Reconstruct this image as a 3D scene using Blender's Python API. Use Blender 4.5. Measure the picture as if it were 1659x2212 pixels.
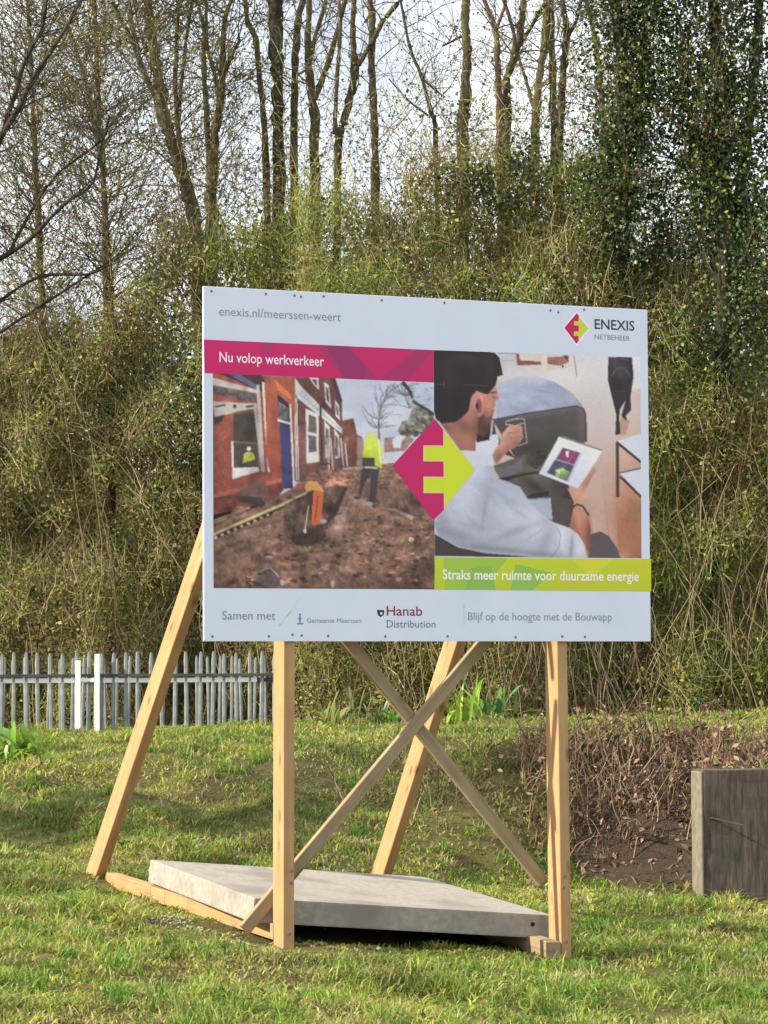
import bpy, bmesh, math, random
import numpy as np
from mathutils import Vector, Matrix
R = math.radians
random.seed(7); rng = np.random.default_rng(11)
for o in list(bpy.data.objects): bpy.data.objects.remove(o)
scene = bpy.context.scene
C = scene.collection

# ------------------------------------------------------------------ camera, sky, sun, exposure
CZ, PITCH, ROLL = 1.546, .0590, -.0051          # eye height, tilt up, roll (radians)
FPX, PW, PH = 6000., 1659., 2212.               # focal length and frame in photograph units
cam_d = bpy.data.cameras.new('camera'); cam = bpy.data.objects.new('camera', cam_d); C.objects.link(cam)
cam_d.sensor_fit = 'VERTICAL'; cam_d.sensor_height = 24; cam_d.lens = 24 * FPX / PH
cam_d.clip_start = .1; cam_d.clip_end = 2000
cam.matrix_world = Matrix.Translation((0, 0, CZ)) @ Matrix.Rotation(math.pi / 2 + PITCH, 4, 'X') @ Matrix.Rotation(ROLL, 4, 'Z')
scene.camera = cam
SUN_EL, SUN_AZ = R(31), R(-107)                   # azimuth from +Y, negative = left of the view
sdir = Vector((math.sin(SUN_AZ) * math.cos(SUN_EL), math.cos(SUN_AZ) * math.cos(SUN_EL), math.sin(SUN_EL)))
world = bpy.data.worlds.new('World'); scene.world = world; world.use_nodes = True
wn = world.node_tree; wn.nodes.clear()
wo = wn.nodes.new('ShaderNodeOutputWorld'); bg = wn.nodes.new('ShaderNodeBackground')
sky = wn.nodes.new('ShaderNodeTexSky'); sky.sky_type = 'NISHITA'; sky.sun_disc = False
sky.sun_elevation = SUN_EL; sky.sun_rotation = SUN_AZ; sky.dust_density = 2.0; sky.air_density = 1.0
tc = wn.nodes.new('ShaderNodeTexCoord'); ns = wn.nodes.new('ShaderNodeTexNoise')
ns.inputs['Scale'].default_value = 2.6; ns.inputs['Detail'].default_value = 6; ns.inputs['Roughness'].default_value = .55
cr = wn.nodes.new('ShaderNodeValToRGB'); cr.color_ramp.elements[0].position = .22; cr.color_ramp.elements[1].position = .46
mx = wn.nodes.new('ShaderNodeMix'); mx.data_type = 'RGBA'; mx.inputs['B'].default_value = (9.2, 9.6, 10.2, 1)   # bright thin cloud
wn.links.new(tc.outputs['Generated'], ns.inputs['Vector']); wn.links.new(ns.outputs['Fac'], cr.inputs['Fac'])
wn.links.new(cr.outputs['Color'], mx.inputs['Factor']); wn.links.new(sky.outputs['Color'], mx.inputs['A'])
wn.links.new(mx.outputs['Result'], bg.inputs['Color']); bg.inputs['Strength'].default_value = .075
wn.links.new(bg.outputs['Background'], wo.inputs['Surface'])
sl = bpy.data.lights.new('sun', 'SUN'); sl.energy = 4.6; sl.angle = R(.7); sl.color = (1, .885, .71)
so = bpy.data.objects.new('sun', sl); C.objects.link(so); so.rotation_euler = sdir.to_track_quat('Z', 'Y').to_euler()
scene.view_settings.view_transform = 'Standard'; scene.view_settings.look = 'None'
scene.view_settings.exposure = .97; scene.view_settings.gamma = 1

# ------------------------------------------------------------------ helpers
def lin(c):
    return tuple(((v / 255) / 12.92 if v / 255 <= .04045 else ((v / 255 + .055) / 1.055) ** 2.4) for v in c)
def ray(x, y):
    dx, dy = x - PW / 2, y - PH / 2; c, s = math.cos(ROLL), math.sin(ROLL)
    u, v = c * dx + s * dy, -s * dx + c * dy
    r = (u / FPX, 1, -v / FPX); c, s = math.cos(PITCH), math.sin(PITCH)
    return (r[0], c - s * r[2], s + c * r[2])
def at(x, y, Y):
    """place on the vertical plane Y metres ahead"""
    r = ray(x, y); return Vector((r[0] * Y / r[1], Y, CZ + r[2] * Y / r[1]))
def tag(o, label=None, cat=None, group=None, kind=None):
    if label: o['label'] = label
    if cat: o['category'] = cat
    if group: o['group'] = group
    if kind: o['kind'] = kind
    return o
def empty(name, loc=(0, 0, 0), rz=0):
    o = bpy.data.objects.new(name, None); C.objects.link(o); o.location = loc; o.rotation_euler = (0, 0, rz)
    o.empty_display_size = .1; return o
def link(name, me, mat, parent=None):
    o = bpy.data.objects.new(name, me); C.objects.link(o)
    if mat is not None and not me.materials: me.materials.append(mat)
    if parent: o.parent = parent
    return o
def np_mesh(name, V, faces, col=None, smooth=False):
    """V (n,3); faces list of (m,k) index arrays; col (n,3|4) point colours"""
    me = bpy.data.meshes.new(name); V = np.asarray(V, np.float32)
    me.vertices.add(len(V)); me.vertices.foreach_set('co', V.ravel())
    idx = np.concatenate([f.ravel() for f in faces]).astype(np.int32)
    tot = np.concatenate([np.full(len(f), f.shape[1], np.int32) for f in faces])
    st = np.concatenate([[0], np.cumsum(tot)[:-1]]).astype(np.int32)
    me.loops.add(len(idx)); me.loops.foreach_set('vertex_index', idx)
    me.polygons.add(len(tot)); me.polygons.foreach_set('loop_start', st); me.polygons.foreach_set('loop_total', tot)
    if smooth: me.polygons.foreach_set('use_smooth', np.ones(len(tot), bool))
    me.update(calc_edges=True)
    if col is not None:
        a = me.color_attributes.new('Col', 'FLOAT_COLOR', 'POINT'); c = np.ones((len(V), 4), np.float32)
        c[:, :col.shape[1]] = col; a.data.foreach_set('color', c.ravel())
    return me
def vnoise(x, y, scale, seed=0, z=None):
    """smooth value noise 0..1"""
    g = np.random.default_rng(seed).random((64, 64)); 
    x = np.asarray(x) * scale; y = np.asarray(y) * scale
    if z is not None: y = y + np.asarray(z) * scale * 1.37; x = x + np.asarray(z) * scale * .71
    xi = np.floor(x).astype(int); yi = np.floor(y).astype(int); fx = x - xi; fy = y - yi
    fx = fx * fx * (3 - 2 * fx); fy = fy * fy * (3 - 2 * fy)
    q = lambda i, j: g[(xi + i) % 64, (yi + j) % 64]
    return (q(0, 0) * (1 - fx) + q(1, 0) * fx) * (1 - fy) + (q(0, 1) * (1 - fx) + q(1, 1) * fx) * fy
def sstep(a, b, x):
    t = np.clip((x - a) / (b - a), 0, 1); return t * t * (3 - 2 * t)
def tubes(P, rad, sides=3):
    """P (N,K,3) polylines, rad (N,K) -> verts, quads"""
    P = np.asarray(P, float); N, K, _ = P.shape
    T = np.gradient(P, axis=1); T /= np.linalg.norm(T, axis=2, keepdims=True) + 1e-9
    ref = np.where(np.abs(T[..., 2:3]) > .8, np.array([1., 0, 0]), np.array([0, 0, 1.]))
    A = np.cross(T, ref); A /= np.linalg.norm(A, axis=2, keepdims=True) + 1e-9; B = np.cross(T, A)
    an = np.arange(sides) * 2 * np.pi / sides
    V = P[:, :, None, :] + rad[:, :, None, None] * (np.cos(an)[None, None, :, None] * A[:, :, None, :] + np.sin(an)[None, None, :, None] * B[:, :, None, :])
    base = (np.arange(N)[:, None, None] * K + np.arange(K - 1)[None, :, None]) * sides
    j = np.arange(sides)[None, None, :]; jn = (j + 1) % sides
    F = np.stack([base + j, base + jn, base + sides + jn, base + sides + j], -1).reshape(-1, 4)
    return V.reshape(-1, 3), F
def leaves(P, D, size, width, fold=.25):
    """diamond leaves: base points P, directions D (unit), two triangles each"""
    n = len(P); rnd = rng.normal(size=(n, 3)); S = np.cross(D, rnd); S /= np.linalg.norm(S, axis=1, keepdims=True) + 1e-9
    N = np.cross(S, D); s = size[:, None]; w = width[:, None]
    m = P + D * s * .45 + N * s * fold * rng.uniform(-.6, .6, (n, 1))
    V = np.stack([P, m + S * w, P + D * s, m - S * w], 1).reshape(-1, 3)
    b = np.arange(n)[:, None] * 4
    F = np.concatenate([b + [0, 1, 2], b + [0, 2, 3]])
    return V, F
def unit(v): return v / (np.linalg.norm(v, axis=-1, keepdims=True) + 1e-9)
def box_bm(sx, sy, sz, bevel=0, seg=1, org=(0, 0, 0)):
    """box from org to org+size"""
    bm = bmesh.new(); bmesh.ops.create_cube(bm, size=1)
    for v in bm.verts: v.co = Vector(((v.co.x + .5) * sx + org[0], (v.co.y + .5) * sy + org[1], (v.co.z + .5) * sz + org[2]))
    if bevel: bmesh.ops.bevel(bm, geom=bm.edges[:], offset=bevel, segments=seg, affect='EDGES', profile=.7)
    return bm
def bm_mesh(name, bm):
    me = bpy.data.meshes.new(name); bm.to_mesh(me); bm.free(); return me

# ------------------------------------------------------------------ materials
def mat_base(name):
    m = bpy.data.materials.new(name); m.use_nodes = True; nt = m.node_tree
    return m, nt, nt.nodes['Principled BSDF'], nt.nodes['Material Output']
def N(nt, t, **kw):
    n = nt.nodes.new(t)
    for k, v in kw.items():
        if k in n.inputs: n.inputs[k].default_value = v
        else: setattr(n, k, v)
    return n
def leaf_mat(name, trans=.42, rough=.55):
    m, nt, p, out = mat_base(name)
    a = N(nt, 'ShaderNodeAttribute', attribute_name='Col'); tr = N(nt, 'ShaderNodeBsdfTranslucent'); mixs = N(nt, 'ShaderNodeMixShader')
    g = N(nt, 'ShaderNodeTexNoise', Scale=45., Detail=2.)
    mm = N(nt, 'ShaderNodeMix', data_type='RGBA', blend_type='MULTIPLY'); mm.inputs['Factor'].default_value = .5
    nt.links.new(g.outputs['Fac'], mm.inputs['B']); nt.links.new(a.outputs['Color'], mm.inputs['A'])
    br = N(nt, 'ShaderNodeMix', data_type='RGBA', blend_type='MULTIPLY'); br.inputs['Factor'].default_value = 1; br.inputs['B'].default_value = (1.3, 1.3, 1.3, 1)
    nt.links.new(mm.outputs['Result'], br.inputs['A'])
    nt.links.new(br.outputs['Result'], p.inputs['Base Color']); nt.links.new(br.outputs['Result'], tr.inputs['Color'])
    p.inputs['Roughness'].default_value = rough; p.inputs['Specular IOR Level'].default_value = .3
    mixs.inputs['Fac'].default_value = trans
    nt.links.new(p.outputs[0], mixs.inputs[1]); nt.links.new(tr.outputs[0], mixs.inputs[2]); nt.links.new(mixs.outputs[0], out.inputs['Surface'])
    return m
def wood_mat(name, c1, c2, knots=(.16, .08, .03), weather=0.0):
    m, nt, p, out = mat_base(name)
    tc = N(nt, 'ShaderNodeTexCoord'); oi = N(nt, 'ShaderNodeObjectInfo')
    mp = N(nt, 'ShaderNodeMapping'); mp.inputs['Scale'].default_value = (38, 38, 1.6)
    add = N(nt, 'ShaderNodeVectorMath', operation='ADD'); sc = N(nt, 'ShaderNodeVectorMath', operation='SCALE'); sc.inputs['Scale'].default_value = 9.0
    cmb = N(nt, 'ShaderNodeCombineXYZ'); 
    for i in range(3): nt.links.new(oi.outputs['Random'], cmb.inputs[i])
    nt.links.new(cmb.outputs[0], sc.inputs[0]); nt.links.new(tc.outputs['Object'], add.inputs[0]); nt.links.new(sc.outputs[0], add.inputs[1])
    nt.links.new(add.outputs[0], mp.inputs['Vector'])
    n1 = N(nt, 'ShaderNodeTexNoise', Scale=1., Detail=5., Roughness=.6, Distortion=.6); nt.links.new(mp.outputs[0], n1.inputs['Vector'])
    cr = N(nt, 'ShaderNodeValToRGB'); e = cr.color_ramp.elements; e[0].position = .3; e[0].color = (*c2, 1); e[1].position = .65; e[1].color = (*c1, 1)
    nt.links.new(n1.outputs['Fac'], cr.inputs['Fac'])
    mp2 = N(nt, 'ShaderNodeMapping'); mp2.inputs['Scale'].default_value = (9, 9, 3.2); nt.links.new(add.outputs[0], mp2.inputs['Vector'])
    vo = N(nt, 'ShaderNodeTexVoronoi', Scale=1.); nt.links.new(mp2.outputs[0], vo.inputs['Vector'])
    kr = N(nt, 'ShaderNodeValToRGB'); e = kr.color_ramp.elements; e[0].position = .10; e[0].color = (1, 1, 1, 1); e[1].position = .2; e[1].color = (0, 0, 0, 1)
    nt.links.new(vo.outputs['Distance'], kr.inputs['Fac'])
    mk = N(nt, 'ShaderNodeMix', data_type='RGBA'); mk.inputs['B'].default_value = (*knots, 1)
    sck = N(nt, 'ShaderNodeMath', operation='MULTIPLY'); sck.inputs[1].default_value = .7; nt.links.new(kr.outputs['Color'], sck.inputs[0])
    nt.links.new(sck.outputs[0], mk.inputs['Factor']); nt.links.new(cr.outputs['Color'], mk.inputs['A'])
    n2 = N(nt, 'ShaderNodeTexNoise', Scale=4.5, Detail=3.); nt.links.new(add.outputs[0], n2.inputs['Vector'])
    mr = N(nt, 'ShaderNodeMapRange'); mr.inputs['To Min'].default_value = .72 - .2 * weather; mr.inputs['To Max'].default_value = 1.18
    nt.links.new(n2.outputs['Fac'], mr.inputs['Value'])
    mu = N(nt, 'ShaderNodeMix', data_type='RGBA', blend_type='MULTIPLY'); mu.inputs['Factor'].default_value = 1
    nt.links.new(mk.outputs['Result'], mu.inputs['A']); nt.links.new(mr.outputs['Result'], mu.inputs['B'])
    nt.links.new(mu.outputs['Result'], p.inputs['Base Color']); p.inputs['Roughness'].default_value = .7; p.inputs['Specular IOR Level'].default_value = .25
    bp = N(nt, 'ShaderNodeBump', Strength=.25, Distance=.004); nt.links.new(n1.outputs['Fac'], bp.inputs['Height']); nt.links.new(bp.outputs[0], p.inputs['Normal'])
    return m
def noise_mat(name, c1, c2, scale=8., rough=.8, bump=.3, dist=.01, stretch=(1, 1, 1), c3=None, s3=1.5, metallic=0, lo=.35, hi=.65, detail=6.):
    m, nt, p, out = mat_base(name); tc = N(nt, 'ShaderNodeTexCoord'); mp = N(nt, 'ShaderNodeMapping'); mp.inputs['Scale'].default_value = stretch
    nt.links.new(tc.outputs['Object'], mp.inputs['Vector'])
    n1 = N(nt, 'ShaderNodeTexNoise', Scale=scale, Detail=detail, Roughness=.62); nt.links.new(mp.outputs[0], n1.inputs['Vector'])
    cr = N(nt, 'ShaderNodeValToRGB'); e = cr.color_ramp.elements; e[0].position = lo; e[0].color = (*c1, 1); e[1].position = hi; e[1].color = (*c2, 1)
    nt.links.new(n1.outputs['Fac'], cr.inputs['Fac']); res = cr.outputs['Color']
    if c3:
        n2 = N(nt, 'ShaderNodeTexNoise', Scale=s3, Detail=5.); nt.links.new(mp.outputs[0], n2.inputs['Vector'])
        r2 = N(nt, 'ShaderNodeValToRGB'); r2.color_ramp.elements[0].position = .48; r2.color_ramp.elements[1].position = .66
        nt.links.new(n2.outputs['Fac'], r2.inputs['Fac'])
        mk = N(nt, 'ShaderNodeMix', data_type='RGBA'); mk.inputs['B'].default_value = (*c3, 1)
        nt.links.new(r2.outputs['Color'], mk.inputs['Factor']); nt.links.new(res, mk.inputs['A']); res = mk.outputs['Result']
    nt.links.new(res, p.inputs['Base Color']); p.inputs['Roughness'].default_value = rough; p.inputs['Metallic'].default_value = metallic
    p.inputs['Specular IOR Level'].default_value = .3
    if bump:
        bp = N(nt, 'ShaderNodeBump', Strength=bump, Distance=dist); nt.links.new(n1.outputs['Fac'], bp.inputs['Height']); nt.links.new(bp.outputs[0], p.inputs['Normal'])
    return m
def print_mat():
    m, nt, p, out = mat_base('print'); a = N(nt, 'ShaderNodeAttribute', attribute_name='Col'); tc = N(nt, 'ShaderNodeTexCoord')
    n1 = N(nt, 'ShaderNodeTexNoise', Scale=34., Detail=7., Roughness=.7, Distortion=.7); nt.links.new(tc.outputs['Object'], n1.inputs['Vector'])
    mr = N(nt, 'ShaderNodeMapRange'); mr.inputs['From Min'].default_value = .3; mr.inputs['From Max'].default_value = .7; mr.inputs['To Min'].default_value = -1; mr.inputs['To Max'].default_value = 1; mr.clamp = False
    nt.links.new(n1.outputs['Fac'], mr.inputs['Value'])
    ml = N(nt, 'ShaderNodeMath', operation='MULTIPLY_ADD'); ml.inputs[2].default_value = 1; nt.links.new(mr.outputs[0], ml.inputs[0]); nt.links.new(a.outputs['Alpha'], ml.inputs[1])
    mu = N(nt, 'ShaderNodeMix', data_type='RGBA', blend_type='MULTIPLY'); mu.inputs['Factor'].default_value = 1
    nt.links.new(a.outputs['Color'], mu.inputs['A']); nt.links.new(ml.outputs[0], mu.inputs['B']); nt.links.new(mu.outputs['Result'], p.inputs['Base Color'])
    p.inputs['Roughness'].default_value = .45; p.inputs['Specular IOR Level'].default_value = .35
    return m
M = {}
M['leaf'] = leaf_mat('leaf'); M['ivy'] = leaf_mat('ivy', .15, .35); M['grass'] = leaf_mat('grass', .35, .6); M['broadleaf'] = leaf_mat('broadleaf', .4, .4)
M['twig'] = leaf_mat('twig', 0.0, .8)
M['wood'] = wood_mat('pine', (.47, .295, .145), (.375, .215, .095))
M['wood_grey'] = wood_mat('weathered_pine', (.36, .28, .17), (.25, .185, .105), weather=.6)
M['bark'] = noise_mat('bark', (.035, .026, .017), (.12, .095, .055), 9., .9, .8, .02, (1, 1, .25), (.10, .10, .035), 1.3)
M['bark_red'] = noise_mat('bark_red', (.05, .032, .02), (.17, .12, .075), 9., .9, .8, .02, (1, 1, .25), (.09, .085, .035), 1.2)
M['bark_dark'] = noise_mat('bark_dark', (.018, .016, .013), (.06, .052, .034), 9., .9, .6, .02, (1, 1, .25))
M['concrete'] = noise_mat('concrete', (.26, .235, .205), (.375, .34, .295), 20., .85, .25, .004, c3=(.225, .20, .175), s3=2.2)
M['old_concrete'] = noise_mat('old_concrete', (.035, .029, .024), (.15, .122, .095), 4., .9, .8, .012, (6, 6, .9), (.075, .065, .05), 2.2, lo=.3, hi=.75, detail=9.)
M['old_concrete_sunlit'] = noise_mat('old_concrete_sunlit', (.13, .115, .085), (.22, .195, .145), 12., .9, .4, .006, c3=(.16, .16, .10), s3=3.)  # paler copy for the wall end, sunlight put into the colour
M['board'] = noise_mat('board', (.675, .725, .875), (.705, .755, .90), 3., .42, 0)
M['steel_grey'] = noise_mat('steel_grey', (.15, .168, .172), (.27, .29, .29), 6., .55, .1, .002, metallic=0)
M['steel_dark'] = noise_mat('steel_dark', (.03, .032, .035), (.07, .072, .075), 6., .6, 0)
M['white_paint'] = noise_mat('white_paint', (.70, .70, .68), (.85, .85, .83), 5., .5, 0)
M['socket_shade'] = noise_mat('socket_shade', (.008, .008, .008), (.02, .02, .02), 8., .9, 0)
M['screw'] = noise_mat('screw', (.10, .10, .11), (.22, .22, .23), 8., .4, 0)
M['stone'] = noise_mat('pale_stone', (.22, .215, .20), (.34, .335, .31), 20., .9, .3, .004)
M['print'] = print_mat()

# ------------------------------------------------------------------ terrain
YAW, OX, OY = .4047, -.5875, 16.48               # the sign's frame
cY, sY = math.cos(YAW), math.sin(YAW)
def s2w(x, y, z=0): return Vector((OX + cY * x - sY * y, OY + sY * x + cY * y, z))
def bank(X, Y):
    r = sstep(-1.6, 1.7, X)
    Y0 = 19.9 + 2.3 * r + .35 * (vnoise(X, X * 0, .8, 3) - .5); Y1 = 28.5 - 4.3 * r + .5 * (vnoise(X, X * 0, .9, 4) - .5)
    return np.clip((Y - Y0) / (Y1 - Y0), 0, 1)
def ground_z(X, Y):
    X = np.asarray(X, float); Y = np.asarray(Y, float)
    base = -.055 - .0956 * 5 * np.tanh((X - OX) / 5) + .02 * np.clip(Y - OY, -8, 12)
    plat = .90 + .02 * np.clip(X, -5, 5)
    t = bank(X, Y); t = t * t * (3 - 2 * t)
    z = base * (1 - t) + plat * t
    fill = sstep(2.52, 2.66, X) * sstep(22.12, 22.32, Y); z = np.maximum(z, np.where(fill > 0, z * (1 - fill) + .72 * fill, -9))
    near = 1 - .75 * np.exp(-(((X - .2) / 1.8) ** 2 + ((Y - 17.6) / 1.9) ** 2))
    z = z + near * (.11 * (vnoise(X, Y, 1.1, 5) - .5) + .085 * (vnoise(X, Y, 2.7, 6) - .5)) + (.4 + .6 * near) * .045 * (vnoise(X, Y, 6.1, 7) - .5) 
    z = z + .30 * np.sin(np.pi * bank(X, Y)) * (vnoise(X, Y, 1.3, 8) - .5)
    z = z + (4.0 + 1.9 * sstep(-3.5, 0, X)) * sstep(36.3, 47, Y) + 1.1 * sstep(37, 45, Y) * (vnoise(X, Y, .7, 9) - .5)
    return z
def soil_mask(X, Y):
    """bare earth on the cut bank beside the old wall"""
    b = bank(X, Y)
    m = sstep(1.05, 1.75, X + .5 * (vnoise(X, Y, 1.6, 21) - .5)) * sstep(.02, .12, b) * (1 - sstep(.80, .97, b)) * (Y < 26)
    m2 = np.exp(-(((X - 2.25) / .55) ** 2 + ((Y - 21.9) / .55) ** 2)) * .9
    m3 = .4 * sstep(.55, .72, vnoise(X, Y, 1.4, 33)) * sstep(.25, .4, b) * (1 - sstep(.8, .95, b)) * (Y < 31)
    return np.clip(np.maximum(np.maximum(m, m2), m3), 0, 1)
def axis(parts): return np.unique(np.concatenate([np.linspace(a, b, n) for a, b, n in parts]))
gx = axis([(-300, -40, 14), (-40, -9, 32), (-9, 9, 120), (9, 40, 32), (40, 300, 14)])
gy = axis([(-60, 8, 24), (8, 13, 26), (13, 36, 180), (36, 50, 36), (50, 600, 30)])
GX, GY = np.meshgrid(gx, gy); GZ = ground_z(GX, GY)
V = np.stack([GX, GY, GZ], -1).reshape(-1, 3); nx, ny = len(gx), len(gy)
i = (np.arange(ny - 1)[:, None] * nx + np.arange(nx - 1)[None, :]).ravel()
F = np.stack([i, i + 1, i + nx + 1, i + nx], 1)
sm = soil_mask(GX, GY).ravel()[:, None]; ln = vnoise(GX, GY, 2.2, 41).ravel()[:, None]; litter = sstep(34.5, 36.5, GY).ravel()[:, None]
turf = np.array([.075, .080, .026]) * (1 - ln) + np.array([.15, .125, .05]) * ln
colr = turf * (1 - sm) + np.array([.060, .044, .033]) * sm; colr = colr * (1 - litter) + np.array([.12, .10, .048]) * litter
me = np_mesh('ground', V, [F], colr, True)
m, nt, p, out = mat_base('earth_and_turf')
a = N(nt, 'ShaderNodeAttribute', attribute_name='Col'); tcn = N(nt, 'ShaderNodeTexCoord')
n1 = N(nt, 'ShaderNodeTexNoise', Scale=22., Detail=7., Roughness=.7); nt.links.new(tcn.outputs['Object'], n1.inputs['Vector'])
mr = N(nt, 'ShaderNodeMapRange'); mr.inputs['To Min'].default_value = .35; mr.inputs['To Max'].default_value = 1.6; nt.links.new(n1.outputs['Fac'], mr.inputs['Value'])
mu = N(nt, 'ShaderNodeMix', data_type='RGBA', blend_type='MULTIPLY'); mu.inputs['Factor'].default_value = 1
nt.links.new(a.outputs['Color'], mu.inputs['A']); nt.links.new(mr.outputs[0], mu.inputs['B']); nt.links.new(mu.outputs['Result'], p.inputs['Base Color'])
p.inputs['Roughness'].default_value = .95; p.inputs['Specular IOR Level'].default_value = .1
bp = N(nt, 'ShaderNodeBump', Strength=.9, Distance=.03); nt.links.new(n1.outputs['Fac'], bp.inputs['Height']); nt.links.new(bp.outputs[0], p.inputs['Normal'])
g = link('ground', me, m); tag(g, 'rough grassy ground rising into a bank below the thicket', 'ground', kind='structure')

# ------------------------------------------------------------------ the sign on its timber frame
XB, BW, ZB, BH = -.519, 2.965, 1.754, 2.091
sign = empty('construction_sign', (OX, OY, 0), YAW)
tag(sign, 'large printed project board on a new timber frame of posts and braces', 'sign')
def beam(name, p0, p1, w, h, mat, parent, side=Vector((1, 0, 0)), bevel=.004, label=None):
    """timber from p0 to p1 (centre line), width w along side, h across; grain along local Z"""
    p0 = Vector(p0); p1 = Vector(p1); z = (p1 - p0); L = z.length; z.normalize()
    x = (side - z * side.dot(z)).normalized(); y = z.cross(x)
    o = link(name, bm_mesh(name, box_bm(w, h, L, bevel, 1, (-w / 2, -h / 2, 0))), mat, parent)
    mt = Matrix((x, y, z)).transposed().to_4x4(); mt.translation = p0; o.matrix_local = mt
    if label: o['label'] = label
    return o
XR = 1.785; TH = .071; DP = .171
# posts: thin side to the front, 171 mm deep, splaying a little towards the ground
beam('post', (-.022 + TH / 2, DP / 2, -.10), (TH / 2, DP / 2, 3.80), TH, DP, M['wood'], sign)
beam('post', (XR + .024 + TH / 2, DP / 2, -.24), (XR + TH / 2, DP / 2, 3.80), TH, DP, M['wood'], sign)
# struts leaning from the ground behind up to the top of the posts
def extend(p, q, z):
    p = Vector(p); q = Vector(q); t = (z - p.z) / (q.z - p.z); return p + (q - p) * t
def strut(foot, top, zf):
    f = extend(foot, top, zf); return beam('strut', f, Vector(top), TH, DP, M['wood'], sign)
strut((-.24 + TH / 2, 3.13, .18), (TH / 2, .30, 3.55), .10)
strut((1.815 + TH / 2, 2.9, .152), (XR + TH / 2, .32, 3.35), -.06)
# crossing braces nailed to the back of the posts
def brace(a, b, y0, ya, yb):
    a = Vector((a[0], y0, a[1])); b = Vector((b[0], y0, b[1])); d = (b - a).normalized()
    return beam('brace', a - d * ya, b + d * yb, .045, .075, M['wood_grey'], sign, Vector((0, 1, 0)))
brace((.352, .635), (1.385, 1.747), DP + .0245, .80, 1.1)
brace((1.505, .605), (.508, 1.747), DP + .0715, .46, 1.1)
# base rails below the slab: the left one pieced together from four lengths
r0, r1 = Vector((.0 + TH / 2, .10, .022)), Vector((-.175 + TH / 2, 3.0, .165))
fr = [0, .49, .625, .71, 1.0]
for k in range(4):
    d = (r1 - r0); q0 = r0 + d * fr[k] + d.normalized() * .004 * (k > 0); q1 = r0 + d * fr[k + 1]
    beam('base_rail', q0 + Vector((0, 0, .003 * (k % 2))), q1 + Vector((0, 0, .003 * (k % 2))), TH, .095, M['wood'], sign, Vector((1, 0, 0)))
beam('base_rail', (XR - TH / 2 - .006, -.04, -.135), (XR - TH / 2 + .03, 3.0, .045), .085, .10, M['wood_grey'], sign)
bb = bmesh.new(); bmesh.ops.create_cone(bb, cap_ends=True, segments=6, radius1=.011, radius2=.010, depth=.008); bolt_me = bm_mesh('bolt', bb); bolt_me.materials.append(M['screw'])
for q in ((.03, -.002, .33), (.036, -.002, .40), (XR + .042, -.002, .24), (XR + .05, -.002, .31), (.018, -.002, .03), (XR + .058, -.002, -.09)):
    o = link('bolt', bolt_me, None, sign); o.location = q; o.rotation_euler = (math.pi / 2, .3, 0)
# battens behind the panel
for zz in (ZB + .12, ZB + BH * .5, ZB + BH - .14):
    beam('batten', (-.28, DP + .12, zz), (XB + BW - .05, DP + .12, zz), .045, .07, M['wood_grey'], sign, Vector((0, 1, 0)))
panel = link('panel', bm_mesh('panel', box_bm(BW, .018, BH, .0015, 1, (XB, -.019, ZB))), M['board'], sign)
panel['label'] = 'white printed panel with two photographs side by side'

# --- print: traced in panel units (c-units), mapped flat onto the panel
def homography(src, dst):
    A = []
    for (x, y), (u, v) in zip(src, dst):
        A.append([x, y, 1, 0, 0, 0, -u * x, -u * y, -u]); A.append([0, 0, 0, x, y, 1, -v * x, -v * y, -v])
    return np.linalg.svd(np.array(A, float))[2][-1].reshape(3, 3)
HM = homography([(45, 65), (3076, 230), (3110, 2493), (61, 2479)], [(XB, ZB + BH), (XB + BW, ZB + BH), (XB + BW, ZB), (XB, ZB)])
def bc(x, y):
    q = HM @ np.array([x, y, 1.]); return q[0] / q[2], q[1] / q[2]
WREF = (.60, .628, .622)                       # how bright white paper looks in this shade
def pc(c):
    l = lin(c); return tuple(min(.9, .82 * l[k] / WREF[k]) for k in range(3))
YF = -.0193                                       # front of the panel
class Print:
    def __init__(s): s.v = []; s.f = []; s.c = []; s.k = 0
    def poly(s, col, pts, noise=0., off=(0, 0), clip=None):
        """col one colour or a list of one per point"""
        s.k += 1; b = len(s.v)
        for n, (x, y) in enumerate(pts):
            u, w = bc(x + off[0], y + off[1]); s.v.append((u, YF - .00008 * s.k, w))
            c = col[n] if isinstance(col, list) else col; s.c.append((*pc(c), noise))
        s.f.append(list(range(b, b + len(pts))))
    def line(s, col, a, b, w, noise=0., off=(0, 0), w2=None):
        w2 = w if w2 is None else w2
        dx, dy = b[0] - a[0], b[1] - a[1]; L = math.hypot(dx, dy) or 1; px, py = -dy / L / 2, dx / L / 2
        s.poly(col, [(a[0] + px * w, a[1] + py * w), (b[0] + px * w2, b[1] + py * w2), (b[0] - px * w2, b[1] - py * w2), (a[0] - px * w, a[1] - py * w)], noise, off)
    def path(s, col, pts, w, w2=None, noise=0., off=(0, 0)):
        n = len(pts) - 1; w2 = w if w2 is None else w2
        for k in range(n):
            s.line(col, pts[k], pts[k + 1], w + (w2 - w) * k / n, noise, off, w + (w2 - w) * (k + 1) / n)
    def disc(s, col, c, rx, ry, noise=0., off=(0, 0), n=14):
        s.poly(col, [(c[0] + rx * math.cos(t * 2 * math.pi / n), c[1] + ry * math.sin(t * 2 * math.pi / n)) for t in range(n)], noise, off)
    def build(s, name, parent, dy=0):
        bm = bmesh.new(); vs = [bm.verts.new((x, y - dy, z)) for x, y, z in s.v]
        for f in s.f:
            try: bm.faces.new([vs[i] for i in f])
            except ValueError: pass
        me = bpy.data.meshes.new(name); bm.to_mesh(me); bm.free()
        a = me.color_attributes.new('Col', 'FLOAT_COLOR', 'POINT'); a.data.foreach_set('color', np.array(s.c, np.float32).ravel())
        return link(name, me, M['print'], parent)
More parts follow.
